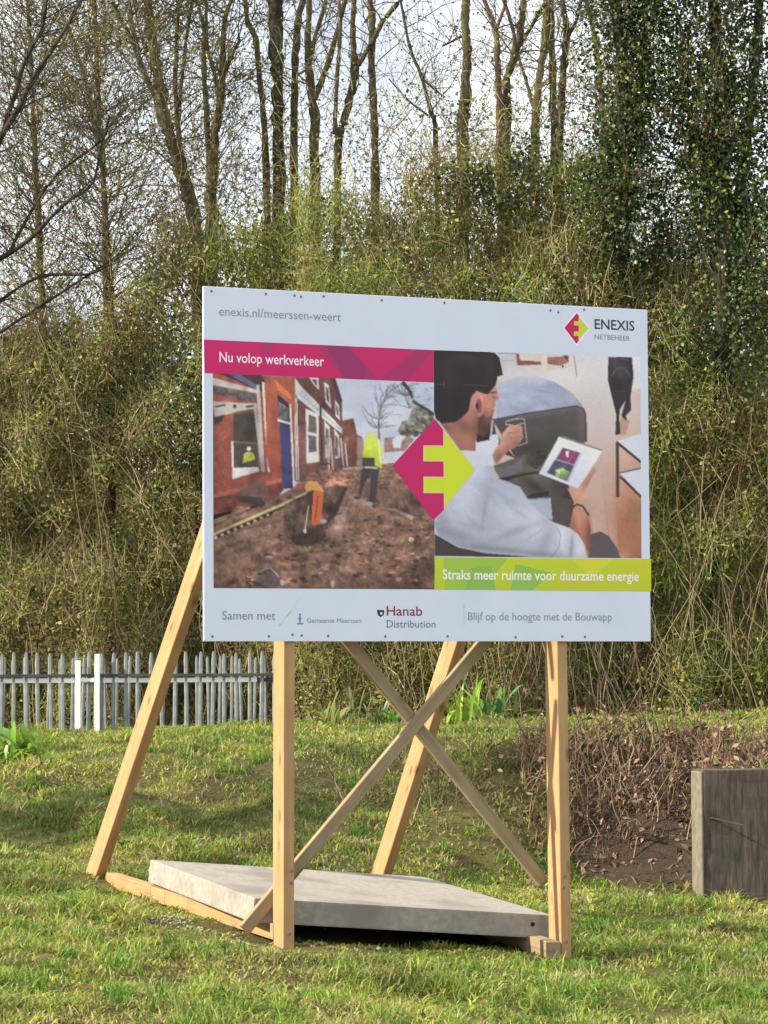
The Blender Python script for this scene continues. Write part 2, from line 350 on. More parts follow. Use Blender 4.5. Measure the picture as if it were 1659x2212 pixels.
class Photo:
    """a printed photograph: painted on a fine grid of printed dots, then laid flat on the panel"""
    def __init__(s, quad, nx, ny, seed):
        s.q = quad; s.nx, s.ny = nx, ny; u = (np.arange(nx * 2) + .5) / (nx * 2); v = (np.arange(ny * 2) + .5) / (ny * 2); U, W = np.meshgrid(u, v)
        s.X, s.Y = s.cc(U, W); s.img = np.zeros((ny * 2, nx * 2, 3)); s.k = 0; s.m = None; s.sl = None
        f = lambda sc, sd: vnoise(s.X, s.Y, sc, seed + sd)
        s.fb = (.30 * f(.012, 1) + .28 * f(.03, 2) + .24 * f(.07, 3) + .18 * f(.16, 4) - .5) * 2.6
        s.gr = np.random.default_rng(seed).normal(size=s.img.shape[:2])
    def cc(s, U, W):
        (a, b), (c, d), (e, f), (g, h) = s.q
        return ((1 - U) * (1 - W) * a + U * (1 - W) * c + U * W * e + (1 - U) * W * g, (1 - U) * (1 - W) * b + U * (1 - W) * d + U * W * f + (1 - U) * W * h)
    def box(s, x0, x1, y0, y1):
        qx = [p[0] for p in s.q]; qy = [p[1] for p in s.q]; W2, H2 = s.nx * 2, s.ny * 2; wx = max(qx) - min(qx); wy = max(qy) - min(qy)
        i0 = int((x0 - min(qx)) / wx * W2 - W2 * .03) ; i1 = int((x1 - min(qx)) / wx * W2 + W2 * .03) + 2; j0 = int((y0 - min(qy)) / wy * H2 - H2 * .08); j1 = int((y1 - min(qy)) / wy * H2 + H2 * .08) + 2
        return slice(max(0, j0), max(0, min(H2, j1))), slice(max(0, i0), max(0, min(W2, i1)))
    def poly(s, col, pts, noise=0., off=(0, 0)):
        P = np.array(pts, float) + np.array(off); sl = s.box(P[:, 0].min(), P[:, 0].max(), P[:, 1].min(), P[:, 1].max()); X, Y = s.X[sl], s.Y[sl]
        if X.size == 0: return
        m = np.zeros(X.shape, bool)
        for (x0, y0), (x1, y1) in zip(P, np.roll(P, -1, 0)):
            if y0 == y1: continue
            m ^= ((y0 > Y) != (y1 > Y)) & (X < (x1 - x0) * (Y - y0) / (y1 - y0) + x0)
        if not m.any(): s.m = m; s.sl = sl; return
        if isinstance(col, list):
            w = 1 / ((X[m][:, None] - P[None, :, 0]) ** 2 + (Y[m][:, None] - P[None, :, 1]) ** 2 + 60) ** 1.1; w /= w.sum(1, keepdims=True); c = w @ np.array(col, float)
        else: c = np.array(col, float)[None]
        c = c * (1 + noise * s.fb[sl][m])[:, None]; s.img[sl][m] = c; s.m = m; s.sl = sl
    def shade(s, c, rx, ry, f, off=(0, 0), rot=0., everywhere=False):
        """soft light or dark spot; f a factor or a colour, kept inside the last shape"""
        cx, cy = c[0] + off[0], c[1] + off[1]; sl = s.box(cx - 3 * max(rx, ry), cx + 3 * max(rx, ry), cy - 3 * max(rx, ry), cy + 3 * max(rx, ry)) if everywhere else s.sl
        dx, dy = s.X[sl] - cx, s.Y[sl] - cy; a, b = math.cos(rot), math.sin(rot); w = np.exp(-(((dx * a + dy * b) / rx) ** 2 + ((-dx * b + dy * a) / ry) ** 2))
        if not everywhere: w = w * s.m
        if isinstance(f, tuple): s.img[sl] += (np.array(f[:3], float) - s.img[sl]) * (w * (f[3] if len(f) > 3 else 1))[..., None]
        else: s.img[sl] *= (1 + (f - 1) * w)[..., None]
    def line(s, col, a, b, w, noise=0., off=(0, 0), w2=None):
        w2 = w if w2 is None else w2; dx, dy = b[0] - a[0], b[1] - a[1]; L = math.hypot(dx, dy) or 1; px, py = -dy / L / 2, dx / L / 2
        s.poly(col, [(a[0] + px * w, a[1] + py * w), (b[0] + px * w2, b[1] + py * w2), (b[0] - px * w2, b[1] - py * w2), (a[0] - px * w, a[1] - py * w)], noise, off)
    def path(s, col, pts, w, w2=None, noise=0., off=(0, 0)):
        n = len(pts) - 1; w2 = w if w2 is None else w2
        for k in range(n): s.line(col, pts[k], pts[k + 1], w + (w2 - w) * k / n, noise, off, w + (w2 - w) * (k + 1) / n)
    def disc(s, col, c, rx, ry, noise=0., off=(0, 0), n=14):
        s.poly(col, [(c[0] + rx * math.cos(t * 2 * math.pi / n), c[1] + ry * math.sin(t * 2 * math.pi / n)) for t in range(n)], noise, off)
    def build(s, name, parent):
        I = s.img * (1 + .03 * s.gr)[..., None]
        k = np.array([.12, .76, .12])
        for ax in (0, 1):
            pad = np.concatenate([I.take([0], ax), I, I.take([-1], ax)], ax); n = I.shape[ax]; I = k[0] * pad.take(range(0, n), ax) + k[1] * I + k[2] * pad.take(range(2, n + 2), ax)
        I = np.clip(I.reshape(s.ny, 2, s.nx, 2, 3).mean((1, 3)), 0, 255) / 255
        L_ = np.where(I <= .04045, I / 12.92, ((I + .055) / 1.055) ** 2.4); R_ = np.minimum(.9, .82 * L_ / np.array(WREF))
        u = np.linspace(0, 1, s.nx); v = np.linspace(0, 1, s.ny); U, W = np.meshgrid(u, v); X, Y = s.cc(U, W); q = np.stack([X, Y, np.ones_like(X)], -1) @ HM.T
        V = np.stack([q[..., 0] / q[..., 2], np.full(X.shape, YF - .0006), q[..., 1] / q[..., 2]], -1).reshape(-1, 3)
        i = (np.arange(s.ny - 1)[:, None] * s.nx + np.arange(s.nx - 1)[None]).ravel(); F = np.stack([i, i + s.nx, i + s.nx + 1, i + 1], 1)
        return link(name, np_mesh(name, V, [F], np.c_[R_.reshape(-1, 3), np.zeros(len(V))]), M['print'], parent)
O3 = (0, 1112); O2 = (1488, 85.5); O4 = (1488, 1282.7)
# street photograph
p = Photo([(112, 658), (1617, 720), (1630, 2132), (125, 2117)], 222, 214, 300)
p.poly([(168, 178, 200), (176, 186, 206), (196, 198, 204), (184, 188, 196)], [(112, 658), (1617, 720), (1630, 1500), (120, 1500)], .06)
rr = random.Random(5)
for q in range(16): p.shade((rr.uniform(950, 1600), rr.uniform(720, 1080)), rr.uniform(60, 160), rr.uniform(25, 60), rr.choice([(200, 204, 212, .5), (150, 160, 184, .4), (214, 216, 220, .5)]))
# bare winter tree at the right of the street
p.path((92, 88, 92), [(1245, 1120), (1240, 1000), (1250, 900), (1290, 830), (1330, 770), (1350, 728)], 13, 4)
for q in range(60):
    a = rr.choice([(1250, 900), (1245, 980), (1290, 840), (1240, 1040), (1430, 820), (1450, 900)]); l = rr.uniform(60, 190); t = rr.uniform(-2.9, -.3)
    mid = (a[0] + l * .5 * math.cos(t), a[1] + l * .5 * math.sin(t)); e = (mid[0] + l * .5 * math.cos(t + .5), max(735, mid[1] + l * .5 * math.sin(t + .5)))
    p.path(rr.choice([(118, 116, 124), (132, 132, 142), (98, 96, 100)]), [a, mid, e], 6, 3)
p.poly((112, 110, 104), [(1470, 900), (1540, 880), (1617, 930), (1617, 1060), (1420, 1090), (1370, 1060), (1400, 990), (1440, 980)], .75)
for q in range(70):
    x = rr.uniform(1390, 1610); y = rr.uniform(1100 - (x - 1380) * .9, 1090); y = max(y, 740); p.disc(rr.choice([(80, 78, 66), (98, 96, 84), (70, 70, 60), (120, 122, 118)]), (x, y), rr.uniform(8, 26), rr.uniform(6, 18), .5, (0, 0), 6)
p.path((60, 58, 50), [(1400, 722), (1450, 780), (1480, 860), (1560, 905), (1617, 945)], 26, 14, .4)
for q in range(16): p.disc((150, 156, 166), (rr.uniform(1440, 1600), rr.uniform(760, 900)), rr.uniform(6, 16), rr.uniform(5, 12))
# far houses
p.poly((150, 122, 116), [(1280, 1100), (1420, 1085), (1480, 1110), (1420, 1190), (1280, 1200)], .3)
p.poly((200, 205, 215), [(1335, 1110), (1380, 1080), (1430, 1090), (1400, 1120), (1390, 1170), (1340, 1170)])
p.poly((116, 74, 66), [(985, 985), (1070, 968), (1095, 1080), (1130, 1095), (1140, 1300), (985, 1300)], .35)
p.poly((150, 128, 118), [(1095, 1085), (1140, 1120), (1140, 1290), (1095, 1290)], .2)
# brown brick terrace, upper
p.poly([(112, 74, 66), (106, 66, 62), (98, 62, 60), (120, 86, 80), (128, 88, 80), (112, 74, 66)], [(668, 684), (935, 692), (992, 850), (1000, 1330), (720, 1400), (660, 1390)], .3)
p.poly((66, 56, 58), [(905, 690), (945, 694), (995, 852), (978, 862)])
for q in ([(765, 688), (830, 690), (835, 778), (800, 740)], [(868, 720), (900, 740), (920, 905), (880, 860)], [(942, 840), (970, 880), (978, 985), (948, 950)]):
    p.poly((205, 205, 208), q); cx = sum(a for a, b in q) / 4; cy = sum(b for a, b in q) / 4
    p.poly((96, 84, 88), [(cx + (a - cx) * .5, cy + (b - cy) * .6) for a, b in q])
p.poly((190, 192, 194), [(668, 686), (705, 740), (992, 1035), (992, 1075), (690, 832), (676, 800)])
p.line((150, 152, 160), (690, 790), (990, 1050), 6)
for q in range(7): p.disc((150, 152, 158), (720 + q * 22, 790 + q * 22), 6, 6, n=6)
# ground floor windows and pilasters of the terrace
for x0, x1, yt, yb in ((745, 832, 900, 1262), (872, 908, 985, 1225), (940, 972, 1040, 1230)):
    p.poly((206, 204, 202), [(x0, yt), (x1, yt + 40), (x1 + 6, yb), (x0 + 8, yb + 12)])
    w = (x1 - x0) * .22
    p.poly((104, 94, 88), [(x0 + w, yt + 40), (x1 - w * .8, yt + 62), (x1 - w * .6, yt + 170), (x0 + w, yt + 160)], .2)
    p.poly((92, 88, 92), [(x0 + w, yt + 180), (x1 - w * .8, yt + 190), (x1 - w * .6, yb - 70), (x0 + w + 4, yb - 62)], .3)
for x, yt, yb in ((668, 720, 1390), (682, 830, 1390), (890, 1100, 1330), (915, 1100, 1320), (985, 1100, 1290), (1012, 1120, 1290)): p.line((192, 184, 180), (x, yt), (x + 18, yb), 10)
p.line((60, 54, 56), (845, 880), (858, 1270), 12); p.line((58, 50, 52), (838, 1280), (908, 1275), 10)
p.line((150, 112, 84), (1010, 1140), (1030, 1090), 40, .4)
# orange brick house
p.poly([(150, 84, 68), (160, 90, 74), (146, 78, 64), (136, 72, 60)], [(112, 658), (672, 686), (672, 1385), (120, 1620)], .22)
for q in range(46):
    y = 1000 + q * 13; p.line((118, 60, 52), (118, y + 6), (258, y - 2), 4.0); [p.line((180, 110, 92), (120 + 24 * w_ + (q % 2) * 12, y - 4), (134 + 24 * w_ + (q % 2) * 12, y - 4), 4, .3) for w_ in range(5)]
    if q < 36: p.line((168, 74, 58), (492, 800 + q * 14), (560, 805 + q * 13.6), 2.2)
p.poly((66, 50, 50), [(135, 658), (440, 668), (470, 720), (440, 790), (250, 700)])
p.poly((92, 92, 128), [(225, 664), (300, 668), (440, 760), (415, 775), (260, 690)])
p.poly((112, 86, 70), [(250, 930), (440, 900), (470, 1310), (258, 1340)], .2)       # window surround
p.poly((72, 64, 58), [(256, 940), (412, 920), (424, 1296), (262, 1300)], .25)
p.poly((118, 104, 84), [(256, 1120), (410, 1130), (412, 1142), (256, 1132)])
p.poly((206, 206, 206), [(240, 1120), (256, 1120), (262, 1302), (430, 1296), (432, 1325), (252, 1378)])
p.disc((186, 190, 110), (362, 1215), 36, 22, .5); p.disc((214, 216, 206), (362, 1172), 15, 15); p.poly((176, 184, 70), [(330, 1210), (395, 1205), (405, 1245), (320, 1270)], .4)
p.line((186, 178, 172), (420, 740), (460, 1330), 22); p.line((206, 198, 190), (455, 720), (498, 1330), 16); p.line((118, 100, 92), (400, 740), (440, 1300), 12)
p.poly((156, 84, 66), [(470, 690), (668, 692), (660, 850), (560, 790), (500, 1320), (480, 1200)], .15)
p.poly((204, 116, 76), [(530, 700), (640, 800), (655, 850), (560, 780)])
p.poly((48, 46, 56), [(553, 800), (645, 880), (660, 1440), (590, 1445), (575, 1100)])
p.poly((112, 108, 110), [(560, 850), (630, 900), (632, 985), (562, 970)], .6)
p.poly((214, 210, 206), [(556, 970), (640, 995), (640, 1012), (556, 988)])
p.poly((64, 66, 112), [(568, 1000), (638, 1018), (652, 1425), (592, 1440)], .08)
p.line((48, 50, 90), (575, 1200), (645, 1200), 4); p.line((48, 50, 90), (582, 1310), (650, 1305), 4)
p.line((210, 204, 202), (640, 870), (668, 1425), 13)
p.poly((168, 92, 80), [(120, 1480), (260, 1445), (585, 1370), (590, 1400), (420, 1440), (260, 1490), (120, 1510)], .2)
p.poly((112, 58, 54), [(120, 1506), (260, 1480), (420, 1440), (590, 1395), (600, 1450), (530, 1530), (120, 1620)], .35)
# excavator arm
p.poly((186, 182, 178), [(112, 690), (430, 778), (430, 800), (112, 740)]); p.poly((98, 92, 92), [(112, 745), (400, 800), (420, 860), (330, 850), (112, 800)], .5)
p.poly([(184, 178, 172), (200, 194, 188), (190, 184, 176), (158, 150, 142)], [(112, 830), (260, 860), (412, 868), (420, 900)] , 0)
p.poly((188, 182, 174), [(116, 850), (280, 862), (415, 872), (410, 900), (280, 920), (130, 965)], .1)
p.poly((60, 54, 54), [(116, 960), (200, 940), (180, 985), (130, 1010)]); p.disc((70, 64, 66), (265, 885), 12, 14); p.line((74, 68, 70), (130, 890), (200, 875), 12); p.line((74, 68, 70), (340, 890), (400, 880), 14)
p.line((176, 170, 164), (400, 880), (455, 1320), 20)
# grime and shade on the fronts
for q in range(40): p.shade((rr.uniform(120, 990), rr.uniform(700, 1450)), rr.uniform(10, 60), rr.uniform(20, 90), rr.choice([.8, .86, 1.12, 1.08]), everywhere=True)
# excavator bucket and dug earth
ground_pts = [(118, 1700), (240, 1640), (430, 1560), (640, 1450), (760, 1380), (900, 1330), (1130, 1300), (1340, 1270), (1500, 1340), (1628, 1500), (1630, 2130), (126, 2117)]
p.poly([(118, 92, 78)] * 3 + [(126, 98, 84)] * 6 + [(108, 82, 70), (96, 72, 62), (92, 70, 60)], ground_pts, .5)
p.poly((100, 76, 68), [(260, 1480), (400, 1390), (480, 1400), (510, 1520), (460, 1560), (270, 1500)], .25); p.poly((58, 46, 46), [(262, 1490), (440, 1500), (480, 1550), (455, 1565), (300, 1530)])
p.poly((120, 96, 74), [(125, 1650), (240, 1610), (280, 1560), (390, 1570), (240, 1640), (125, 1690)], .5)
p.poly([(170, 112, 92), (176, 128, 100), (150, 104, 88), (140, 100, 86)], [(900, 1330), (1040, 1380), (1060, 1420), (860, 1450)], .6)
p.poly((128, 90, 80), [(740, 1350), (880, 1310), (960, 1340), (860, 1440), (760, 1420)], .7)
for q in range(420):                                                                # clods and stones
    x = rr.uniform(150, 1600); y = rr.uniform(1560, 2100)
    if y < 2300 - x * .9 and x < 560: continue
    s = rr.uniform(6, 24) * (.5 + (y - 1500) / 800); c = rr.choice([(84, 60, 50), (72, 50, 44), (150, 112, 90), (166, 128, 106), (64, 46, 40), (140, 92, 68), (110, 80, 66), (120, 88, 72)])
    p.poly(c, [(x + s * rr.uniform(.7, 1.4) * math.cos(t), y + .5 * s * rr.uniform(.7, 1.3) * math.sin(t)) for t in [k * math.pi / 3 for k in range(6)]], .45)
p.poly((88, 70, 62), [(600, 1560), (760, 1460), (960, 1420), (1040, 1430), (980, 1560), (900, 1680), (880, 1790), (740, 1830), (600, 1770)], .6)    # trench
p.poly((58, 46, 44), [(1010, 1430), (1030, 1440), (960, 1620), (900, 1680), (890, 1660)]); p.poly((66, 50, 46), [(640, 1770), (860, 1690), (890, 1760), (800, 1830), (690, 1830)], .5)
p.poly([(156, 130, 116), (150, 126, 114), (132, 106, 94), (124, 98, 88)], [(985, 1560), (1035, 1575), (985, 1800), (900, 1760)], .3)
p.poly((176, 158, 146), [(1290, 1580), (1360, 1575), (1490, 1640), (1470, 1660), (1380, 1610)], .2)
for q in range(60):                                                                 # planks and rubble on the heap
    x = rr.uniform(860, 1330); y = rr.uniform(1320, 1420); s = rr.uniform(8, 28); p.line(rr.choice([(176, 128, 108), (110, 78, 66), (160, 116, 100), (84, 66, 60)]), (x, y), (x + s * 1.8, y + s * rr.uniform(-.5, .4)), 7, .3)
p.line((196, 178, 128), (122, 1752), (600, 1545), 17, .1); p.line((186, 166, 120), (590, 1548), (760, 1468), 12, .1); p.line((58, 48, 44), (122, 1776), (600, 1566), 14)
for q in range(9): p.disc((186, 172, 140), (140 + q * 44, 1772 - q * 19), 13 - q * .6, 10 - q * .5); p.disc((44, 36, 34), (162 + q * 44, 1764 - q * 19), 11, 12)
p.poly((96, 84, 84), [(380, 2105), (490, 1975), (520, 1985), (610, 2085), (600, 2110)], .3); p.path((168, 156, 146), [(440, 2010), (480, 1980), (520, 1985), (570, 2040)], 9); p.disc((190, 176, 166), (592, 2080), 14, 22); p.disc((186, 170, 158), (935, 2090), 13, 24); p.disc((178, 166, 150), (1465, 1790), 20, 16, .3)
for q in range(150): p.shade((rr.uniform(150, 1620), rr.uniform(1500, 2110)), rr.uniform(12, 70), rr.uniform(6, 26), rr.choice([.72, .8, 1.16, 1.22, .86]), rot=rr.uniform(-.5, .5), everywhere=True)
for q in range(9): p.shade((400 + q * 150, 1700 + (q * 97) % 380), 150, 14, rr.choice([.7, 1.2]), rot=rr.uniform(-.6, -.1), everywhere=True)
p.shade((900, 2130), 700, 50, .8, everywhere=True); p.shade((760, 1760), 130, 60, .75, everywhere=True)
# worker bent over the trench
p.disc((150, 78, 70), (706, 1430), 26, 24); p.poly((196, 150, 84), [(740, 1430), (765, 1390), (820, 1395), (875, 1460), (865, 1480), (800, 1450), (755, 1470)], .12)
p.poly((186, 96, 60), [(800, 1450), (872, 1470), (862, 1560), (858, 1650), (830, 1680), (792, 1690), (790, 1580)], .12); p.line((120, 56, 48), (830, 1490), (812, 1680), 9)
p.poly((60, 48, 50), [(755, 1465), (800, 1455), (795, 1560), (760, 1530)]); p.line((176, 164, 150), (768, 1560), (745, 1720), 9); p.disc((190, 182, 172), (745, 1730), 12, 16); p.disc((160, 150, 150), (868, 1665), 26, 14)
p.poly((178, 90, 60), [(785, 1670), (840, 1660), (860, 1680), (800, 1695)])
# standing worker in a high visibility jacket
p.poly((62, 58, 62), [(1135, 1230), (1260, 1240), (1235, 1380), (1225, 1540), (1180, 1540), (1190, 1360), (1150, 1400), (1125, 1500), (1108, 1490), (1120, 1380)], .15)
p.poly([(196, 214, 70), (206, 222, 84), (190, 206, 70), (180, 196, 66), (176, 190, 62)], [(1150, 1100), (1235, 1095), (1272, 1180), (1262, 1310), (1130, 1240)], .12)
p.disc((196, 212, 96), (1190, 1090), 34, 22); p.poly((66, 62, 62), [(1130, 1235), (1215, 1235), (1215, 1285), (1140, 1285)]); p.line((172, 166, 164), (1145, 1300), (1235, 1305), 14); p.line((216, 222, 190), (1240, 1110), (1256, 1270), 12)
p.disc((66, 60, 62), (1100, 1505), 26, 11); p.disc((150, 144, 140), (1180, 1548), 26, 14); p.disc((80, 72, 70), (1215, 1560), 20, 14)
p.line((150, 140, 136), (1000, 1310), (1140, 1300), 16, .2)
p.shade((120, 1200), 40, 500, .8, everywhere=True)
street = p.build('printed_photograph', sign); street['label'] = 'print of a dug up street with brick houses and two workers'
# living room photograph
p = Photo([(1617, 503), (3028, 553), (3043, 1925), (1628, 1908)], 208, 208, 500)
bg_c = [(182, 186, 196), (204, 206, 210), (196, 190, 190), (172, 130, 108), (158, 112, 90), (180, 150, 138), (178, 172, 172)]
p.poly(bg_c, [(1617, 503), (3028, 553), (3034, 1100), (3043, 1923), (2700, 1925), (2300, 1920), (1628, 1908)], .05)
p.poly([(196, 186, 182), (186, 164, 152), (172, 126, 104), (164, 118, 96), (188, 168, 158)], [(2650, 900), (3034, 760), (3040, 1500), (3043, 1923), (2720, 1924)], .06)
p.poly([(176, 124, 100), (164, 110, 84), (150, 98, 76), (172, 122, 100)], [(2860, 1480), (3040, 1480), (3043, 1923), (2880, 1923)], .12)
p.poly((150, 110, 90), [(2960, 1500), (3038, 1540), (3040, 1700), (2930, 1680)], .2)
for x in range(4): p.line((150, 116, 100), (2760 + x * 80, 1240 + x * 30), (2830 + x * 70, 1922), 4)
p.shade((2500, 700), 420, 120, (214, 216, 220, .6), everywhere=True); p.shade((2850, 800), 160, 260, (198, 198, 204, .8), everywhere=True); p.shade((2740, 950), 170, 260, (188, 182, 184, .75), everywhere=True); p.shade((2900, 1250), 120, 260, (192, 168, 154, .5), everywhere=True); p.shade((2950, 1700), 110, 200, (148, 98, 72, .6), everywhere=True); p.shade((2740, 1350), 90, 330, (184, 162, 156, .7), everywhere=True)
f = lambda col, pts, noise=0.: p.poly(col, pts, noise, O2); h = lambda col, pts, noise=0.: p.poly(col, pts, noise, O4)
# furniture at the top
p.line((150, 152, 158), (570, 440), (690, 445), 12, 0, O2); p.line((160, 162, 168), (590, 495), (690, 490), 8, 0, O2)
f((196, 190, 182), [(690, 445), (1050, 458), (1060, 540), (900, 560), (700, 530)]); f((126, 78, 68), [(690, 445), (712, 447), (716, 490), (860, 500), (865, 520), (700, 526)])
f((150, 104, 92), [(905, 470), (1040, 465), (1050, 500), (1000, 530), (905, 515)], .3); f((206, 196, 176), [(868, 455), (900, 456), (900, 560), (870, 570)]); f((80, 60, 58), [(1010, 458), (1050, 460), (1045, 500)]); p.line((150, 138, 128), (1085, 460), (1105, 600), 8, 0, O2)
# blue grey rug
f([(168, 176, 196), (162, 170, 194), (158, 166, 190), (148, 156, 182), (140, 148, 172), (132, 140, 164), (150, 158, 182), (160, 168, 190)], [(575, 645), (700, 602), (830, 596), (960, 640), (1080, 720), (1145, 800), (560, 890), (555, 720)], .05)
for q in range(22): p.shade((rr.uniform(560, 1130), rr.uniform(620, 880)), rr.uniform(30, 90), rr.uniform(8, 22), rr.choice([.92, 1.06, .95, 1.04]), O2, rr.uniform(-.2, .5))
p.shade((830, 600), 260, 40, (196, 198, 206, .7), O2); p.shade((1080, 740), 60, 60, (176, 178, 190, .5), O2)
# dark bench
f([(74, 70, 74), (76, 70, 72), (78, 72, 74), (84, 78, 80), (80, 74, 74), (76, 70, 70), (72, 66, 66), (70, 64, 66)], [(535, 895), (760, 852), (1100, 802), (1150, 815), (1168, 860), (1172, 1045), (1000, 1110), (690, 1155)], .08)
p.shade((850, 850), 330, 26, 1.25, O2, -.13); p.shade((1140, 900), 26, 150, 1.2, O2); p.shade((800, 1080), 220, 60, .82, O2)
p.path((58, 52, 56), [(535, 895), (760, 852), (1100, 802), (1150, 815), (1168, 860), (1172, 1045)], 8, 8, 0, O2)
f((58, 54, 54), [(540, 895), (560, 1000), (690, 1155), (620, 1130), (530, 1000)])
# dog seen from behind
dog = [(1320, 470), (1480, 470), (1492, 600), (1472, 740), (1476, 830), (1440, 870), (1452, 910), (1415, 900), (1412, 860), (1440, 760), (1398, 830), (1395, 900), (1412, 990), (1370, 1000), (1375, 860), (1340, 720), (1316, 620)]
f((44, 38, 42), dog, .12); p.shade((1400, 560), 46, 70, 1.5, O2); p.shade((1390, 650), 40, 40, .7, O2); p.shade((1350, 500), 20, 40, 1.5, O2); p.path((84, 74, 76), [(1340, 600), (1380, 545), (1430, 545), (1470, 600)], 12, 10, .2, O2); p.path((72, 64, 66), [(1350, 510), (1400, 480), (1460, 490)], 12, 12, .2, O2); p.path((66, 58, 60), [(1370, 700), (1440, 705)], 6, 6, 0, O2); f((172, 140, 122), [(1412, 870), (1440, 900), (1470, 900), (1440, 1000), (1405, 1000), (1398, 920)])
# white chair edge with dark legs at the right
f((196, 200, 212), [(1375, 1040), (1545, 990), (1548, 1190)]); p.line((54, 46, 46), (1376, 1045), (1550, 1188), 16, 0, O2); p.line((64, 44, 38), (1384, 1050), (1388, 1420), 20, 0, O2)
h((194, 198, 210), [(1402, 62), (1548, 30), (1552, 218)]); p.line((50, 44, 46), (1403, 84), (1552, 226), 16, 0, O4); p.line((50, 44, 46), (1400, 60), (1548, 28), 7, 0, O4)
# trousers and seat
h([(92, 84, 80), (86, 78, 74), (78, 72, 66), (70, 62, 60), (60, 54, 52), (66, 60, 58), (84, 78, 74), (100, 92, 88)], [(540, 10), (760, -70), (940, -60), (1050, 140), (1090, 240), (1075, 400), (1040, 445), (700, 300)], .15); p.shade((900, 60), 120, 40, 1.35, O4); p.shade((820, 150), 90, 30, .6, O4, .6); p.shade((1040, 250), 40, 90, .7, O4)
h((100, 94, 100), [(545, 30), (680, 0), (730, -40), (745, 40), (590, 100)], .1); h((38, 34, 34), [(570, 95), (740, 62), (850, 45), (850, 60), (720, 80), (640, 110)]); h((44, 40, 40), [(760, 225), (800, 200), (920, 180), (915, 225), (850, 240)]); h((74, 66, 62), [(930, 215), (1080, 240), (1075, 390), (1040, 440), (950, 385)], .12); f((54, 54, 50), [(770, 1120), (900, 1095), (930, 1110), (880, 1190), (830, 1230), (760, 1190)], .5)
h((84, 74, 78), [(1205, 475), (1270, 455), (1330, 490), (1385, 570), (1410, 642), (1190, 642)], .06); h((58, 52, 54), [(142, 470), (300, 560), (480, 600), (830, 632), (142, 618)], .06)
# tablet
tb = [(985, 1010), (1282, 1110), (1116, 1362), (850, 1260)]
f((120, 114, 116), [(980, 1004), (1020, 1008), (1282, 1100), (1278, 1116)]); f([(214, 218, 228), (208, 212, 224), (196, 200, 214), (206, 210, 222)], tb); p.shade((1240, 1120), 40, 60, 1.06, O2); p.shade((900, 1240), 60, 40, .94, O2)
f((172, 178, 200), [(1010, 1082), (1144, 1120), (1052, 1320), (900, 1256)])
f((118, 58, 92), [(1012, 1086), (1128, 1118), (1090, 1200), (968, 1160)], .3); f((74, 72, 96), [(960, 1165), (1090, 1205), (1040, 1310), (905, 1254)], .3); f((136, 160, 96), [(960, 1230), (1010, 1220), (1060, 1250), (1040, 1300), (960, 1280)], .4); f((210, 214, 222), [(1030, 1110), (1055, 1105), (1050, 1150), (1035, 1145)]); f((206, 210, 206), [(960, 1240), (1000, 1230), (990, 1262)])
# arm that holds the tablet
h([(186, 138, 120), (196, 150, 132), (184, 138, 122), (170, 120, 104), (166, 116, 98), (172, 122, 104)], [(1045, 165), (1112, 172), (1225, 20), (1240, 40), (1190, 130), (1130, 240)], .05)
h([(186, 136, 118), (194, 146, 128), (196, 150, 134), (186, 136, 120)], [(1045, 165), (1130, 160), (1190, 230), (1090, 260)], .05)
h([(176, 124, 108), (182, 130, 112), (158, 104, 88), (140, 90, 76), (150, 100, 84), (146, 96, 82)], [(1092, 270), (1190, 330), (1206, 450), (1200, 610), (1150, 520), (1058, 430)], .04); p.shade((1120, 380), 26, 90, 1.16, O4, -.2); p.shade((1195, 480), 22, 150, .74, O4)
p.path((70, 46, 40), [(1086, 290), (1110, 272), (1150, 285), (1194, 350)], 12, 12, 0, O4)
# sweater
sw = [(395, 1), (530, 20), (565, 95), (640, 118), (720, 152), (775, 232), (860, 330), (950, 392), (1060, 432), (1120, 475), (1160, 540), (1186, 650), (1000, 646), (820, 632), (640, 612), (480, 594), (300, 552), (172, 482), (140, 400), (152, 352), (212, 290), (300, 170), (360, 60)]
h([(178, 184, 200), (170, 176, 194), (162, 168, 186), (160, 166, 184), (166, 172, 188), (172, 178, 194), (176, 182, 198), (178, 184, 200), (184, 190, 204), (186, 190, 204), (184, 188, 202), (176, 180, 196), (164, 168, 184), (158, 162, 180), (152, 158, 176), (150, 156, 176), (150, 156, 174), (146, 150, 168), (150, 156, 172), (160, 166, 182), (166, 172, 188), (172, 178, 194), (178, 182, 198)], sw, .025)
for c_, rx_, ry_, f_, ro_ in (((330, 250), 90, 160, 1.08, .3), ((500, 180), 60, 170, .93, .2), ((620, 330), 120, 60, 1.07, .7), ((700, 450), 200, 26, .88, -.35), ((560, 480), 220, 40, 1.05, -.1), ((800, 400), 60, 120, 1.08, -.6), ((900, 520), 40, 110, .88, .3), ((1010, 520), 26, 100, 1.1, -.1), ((1075, 560), 16, 90, .84, .1), ((1130, 580), 24, 90, 1.06, .2), ((300, 480), 160, 40, .86, .3), ((520, 570), 300, 22, .84, .08), ((870, 612), 160, 20, .86, .05), ((200, 380), 40, 60, .9, 0), ((480, 330), 14, 130, .92, .15), ((640, 240), 90, 16, .92, .5), ((720, 330), 100, 14, .93, .6), ((450, 60), 90, 40, 1.07, .2), ((420, 420), 120, 18, .95, .2)): p.shade(c_, rx_, ry_, f_, O4, ro_)
for q in range(26): p.shade((rr.uniform(200, 1100), rr.uniform(60, 610)), rr.uniform(20, 90), rr.uniform(6, 16), rr.choice([.95, 1.04, .96, 1.03]), O4, rr.uniform(.2, .9))
for a in ([(935, 632), (990, 560), (1000, 480), (975, 430)], [(1075, 500), (1080, 560), (1060, 620)]): p.path((124, 128, 146), a, 6, 3, 0, O4)
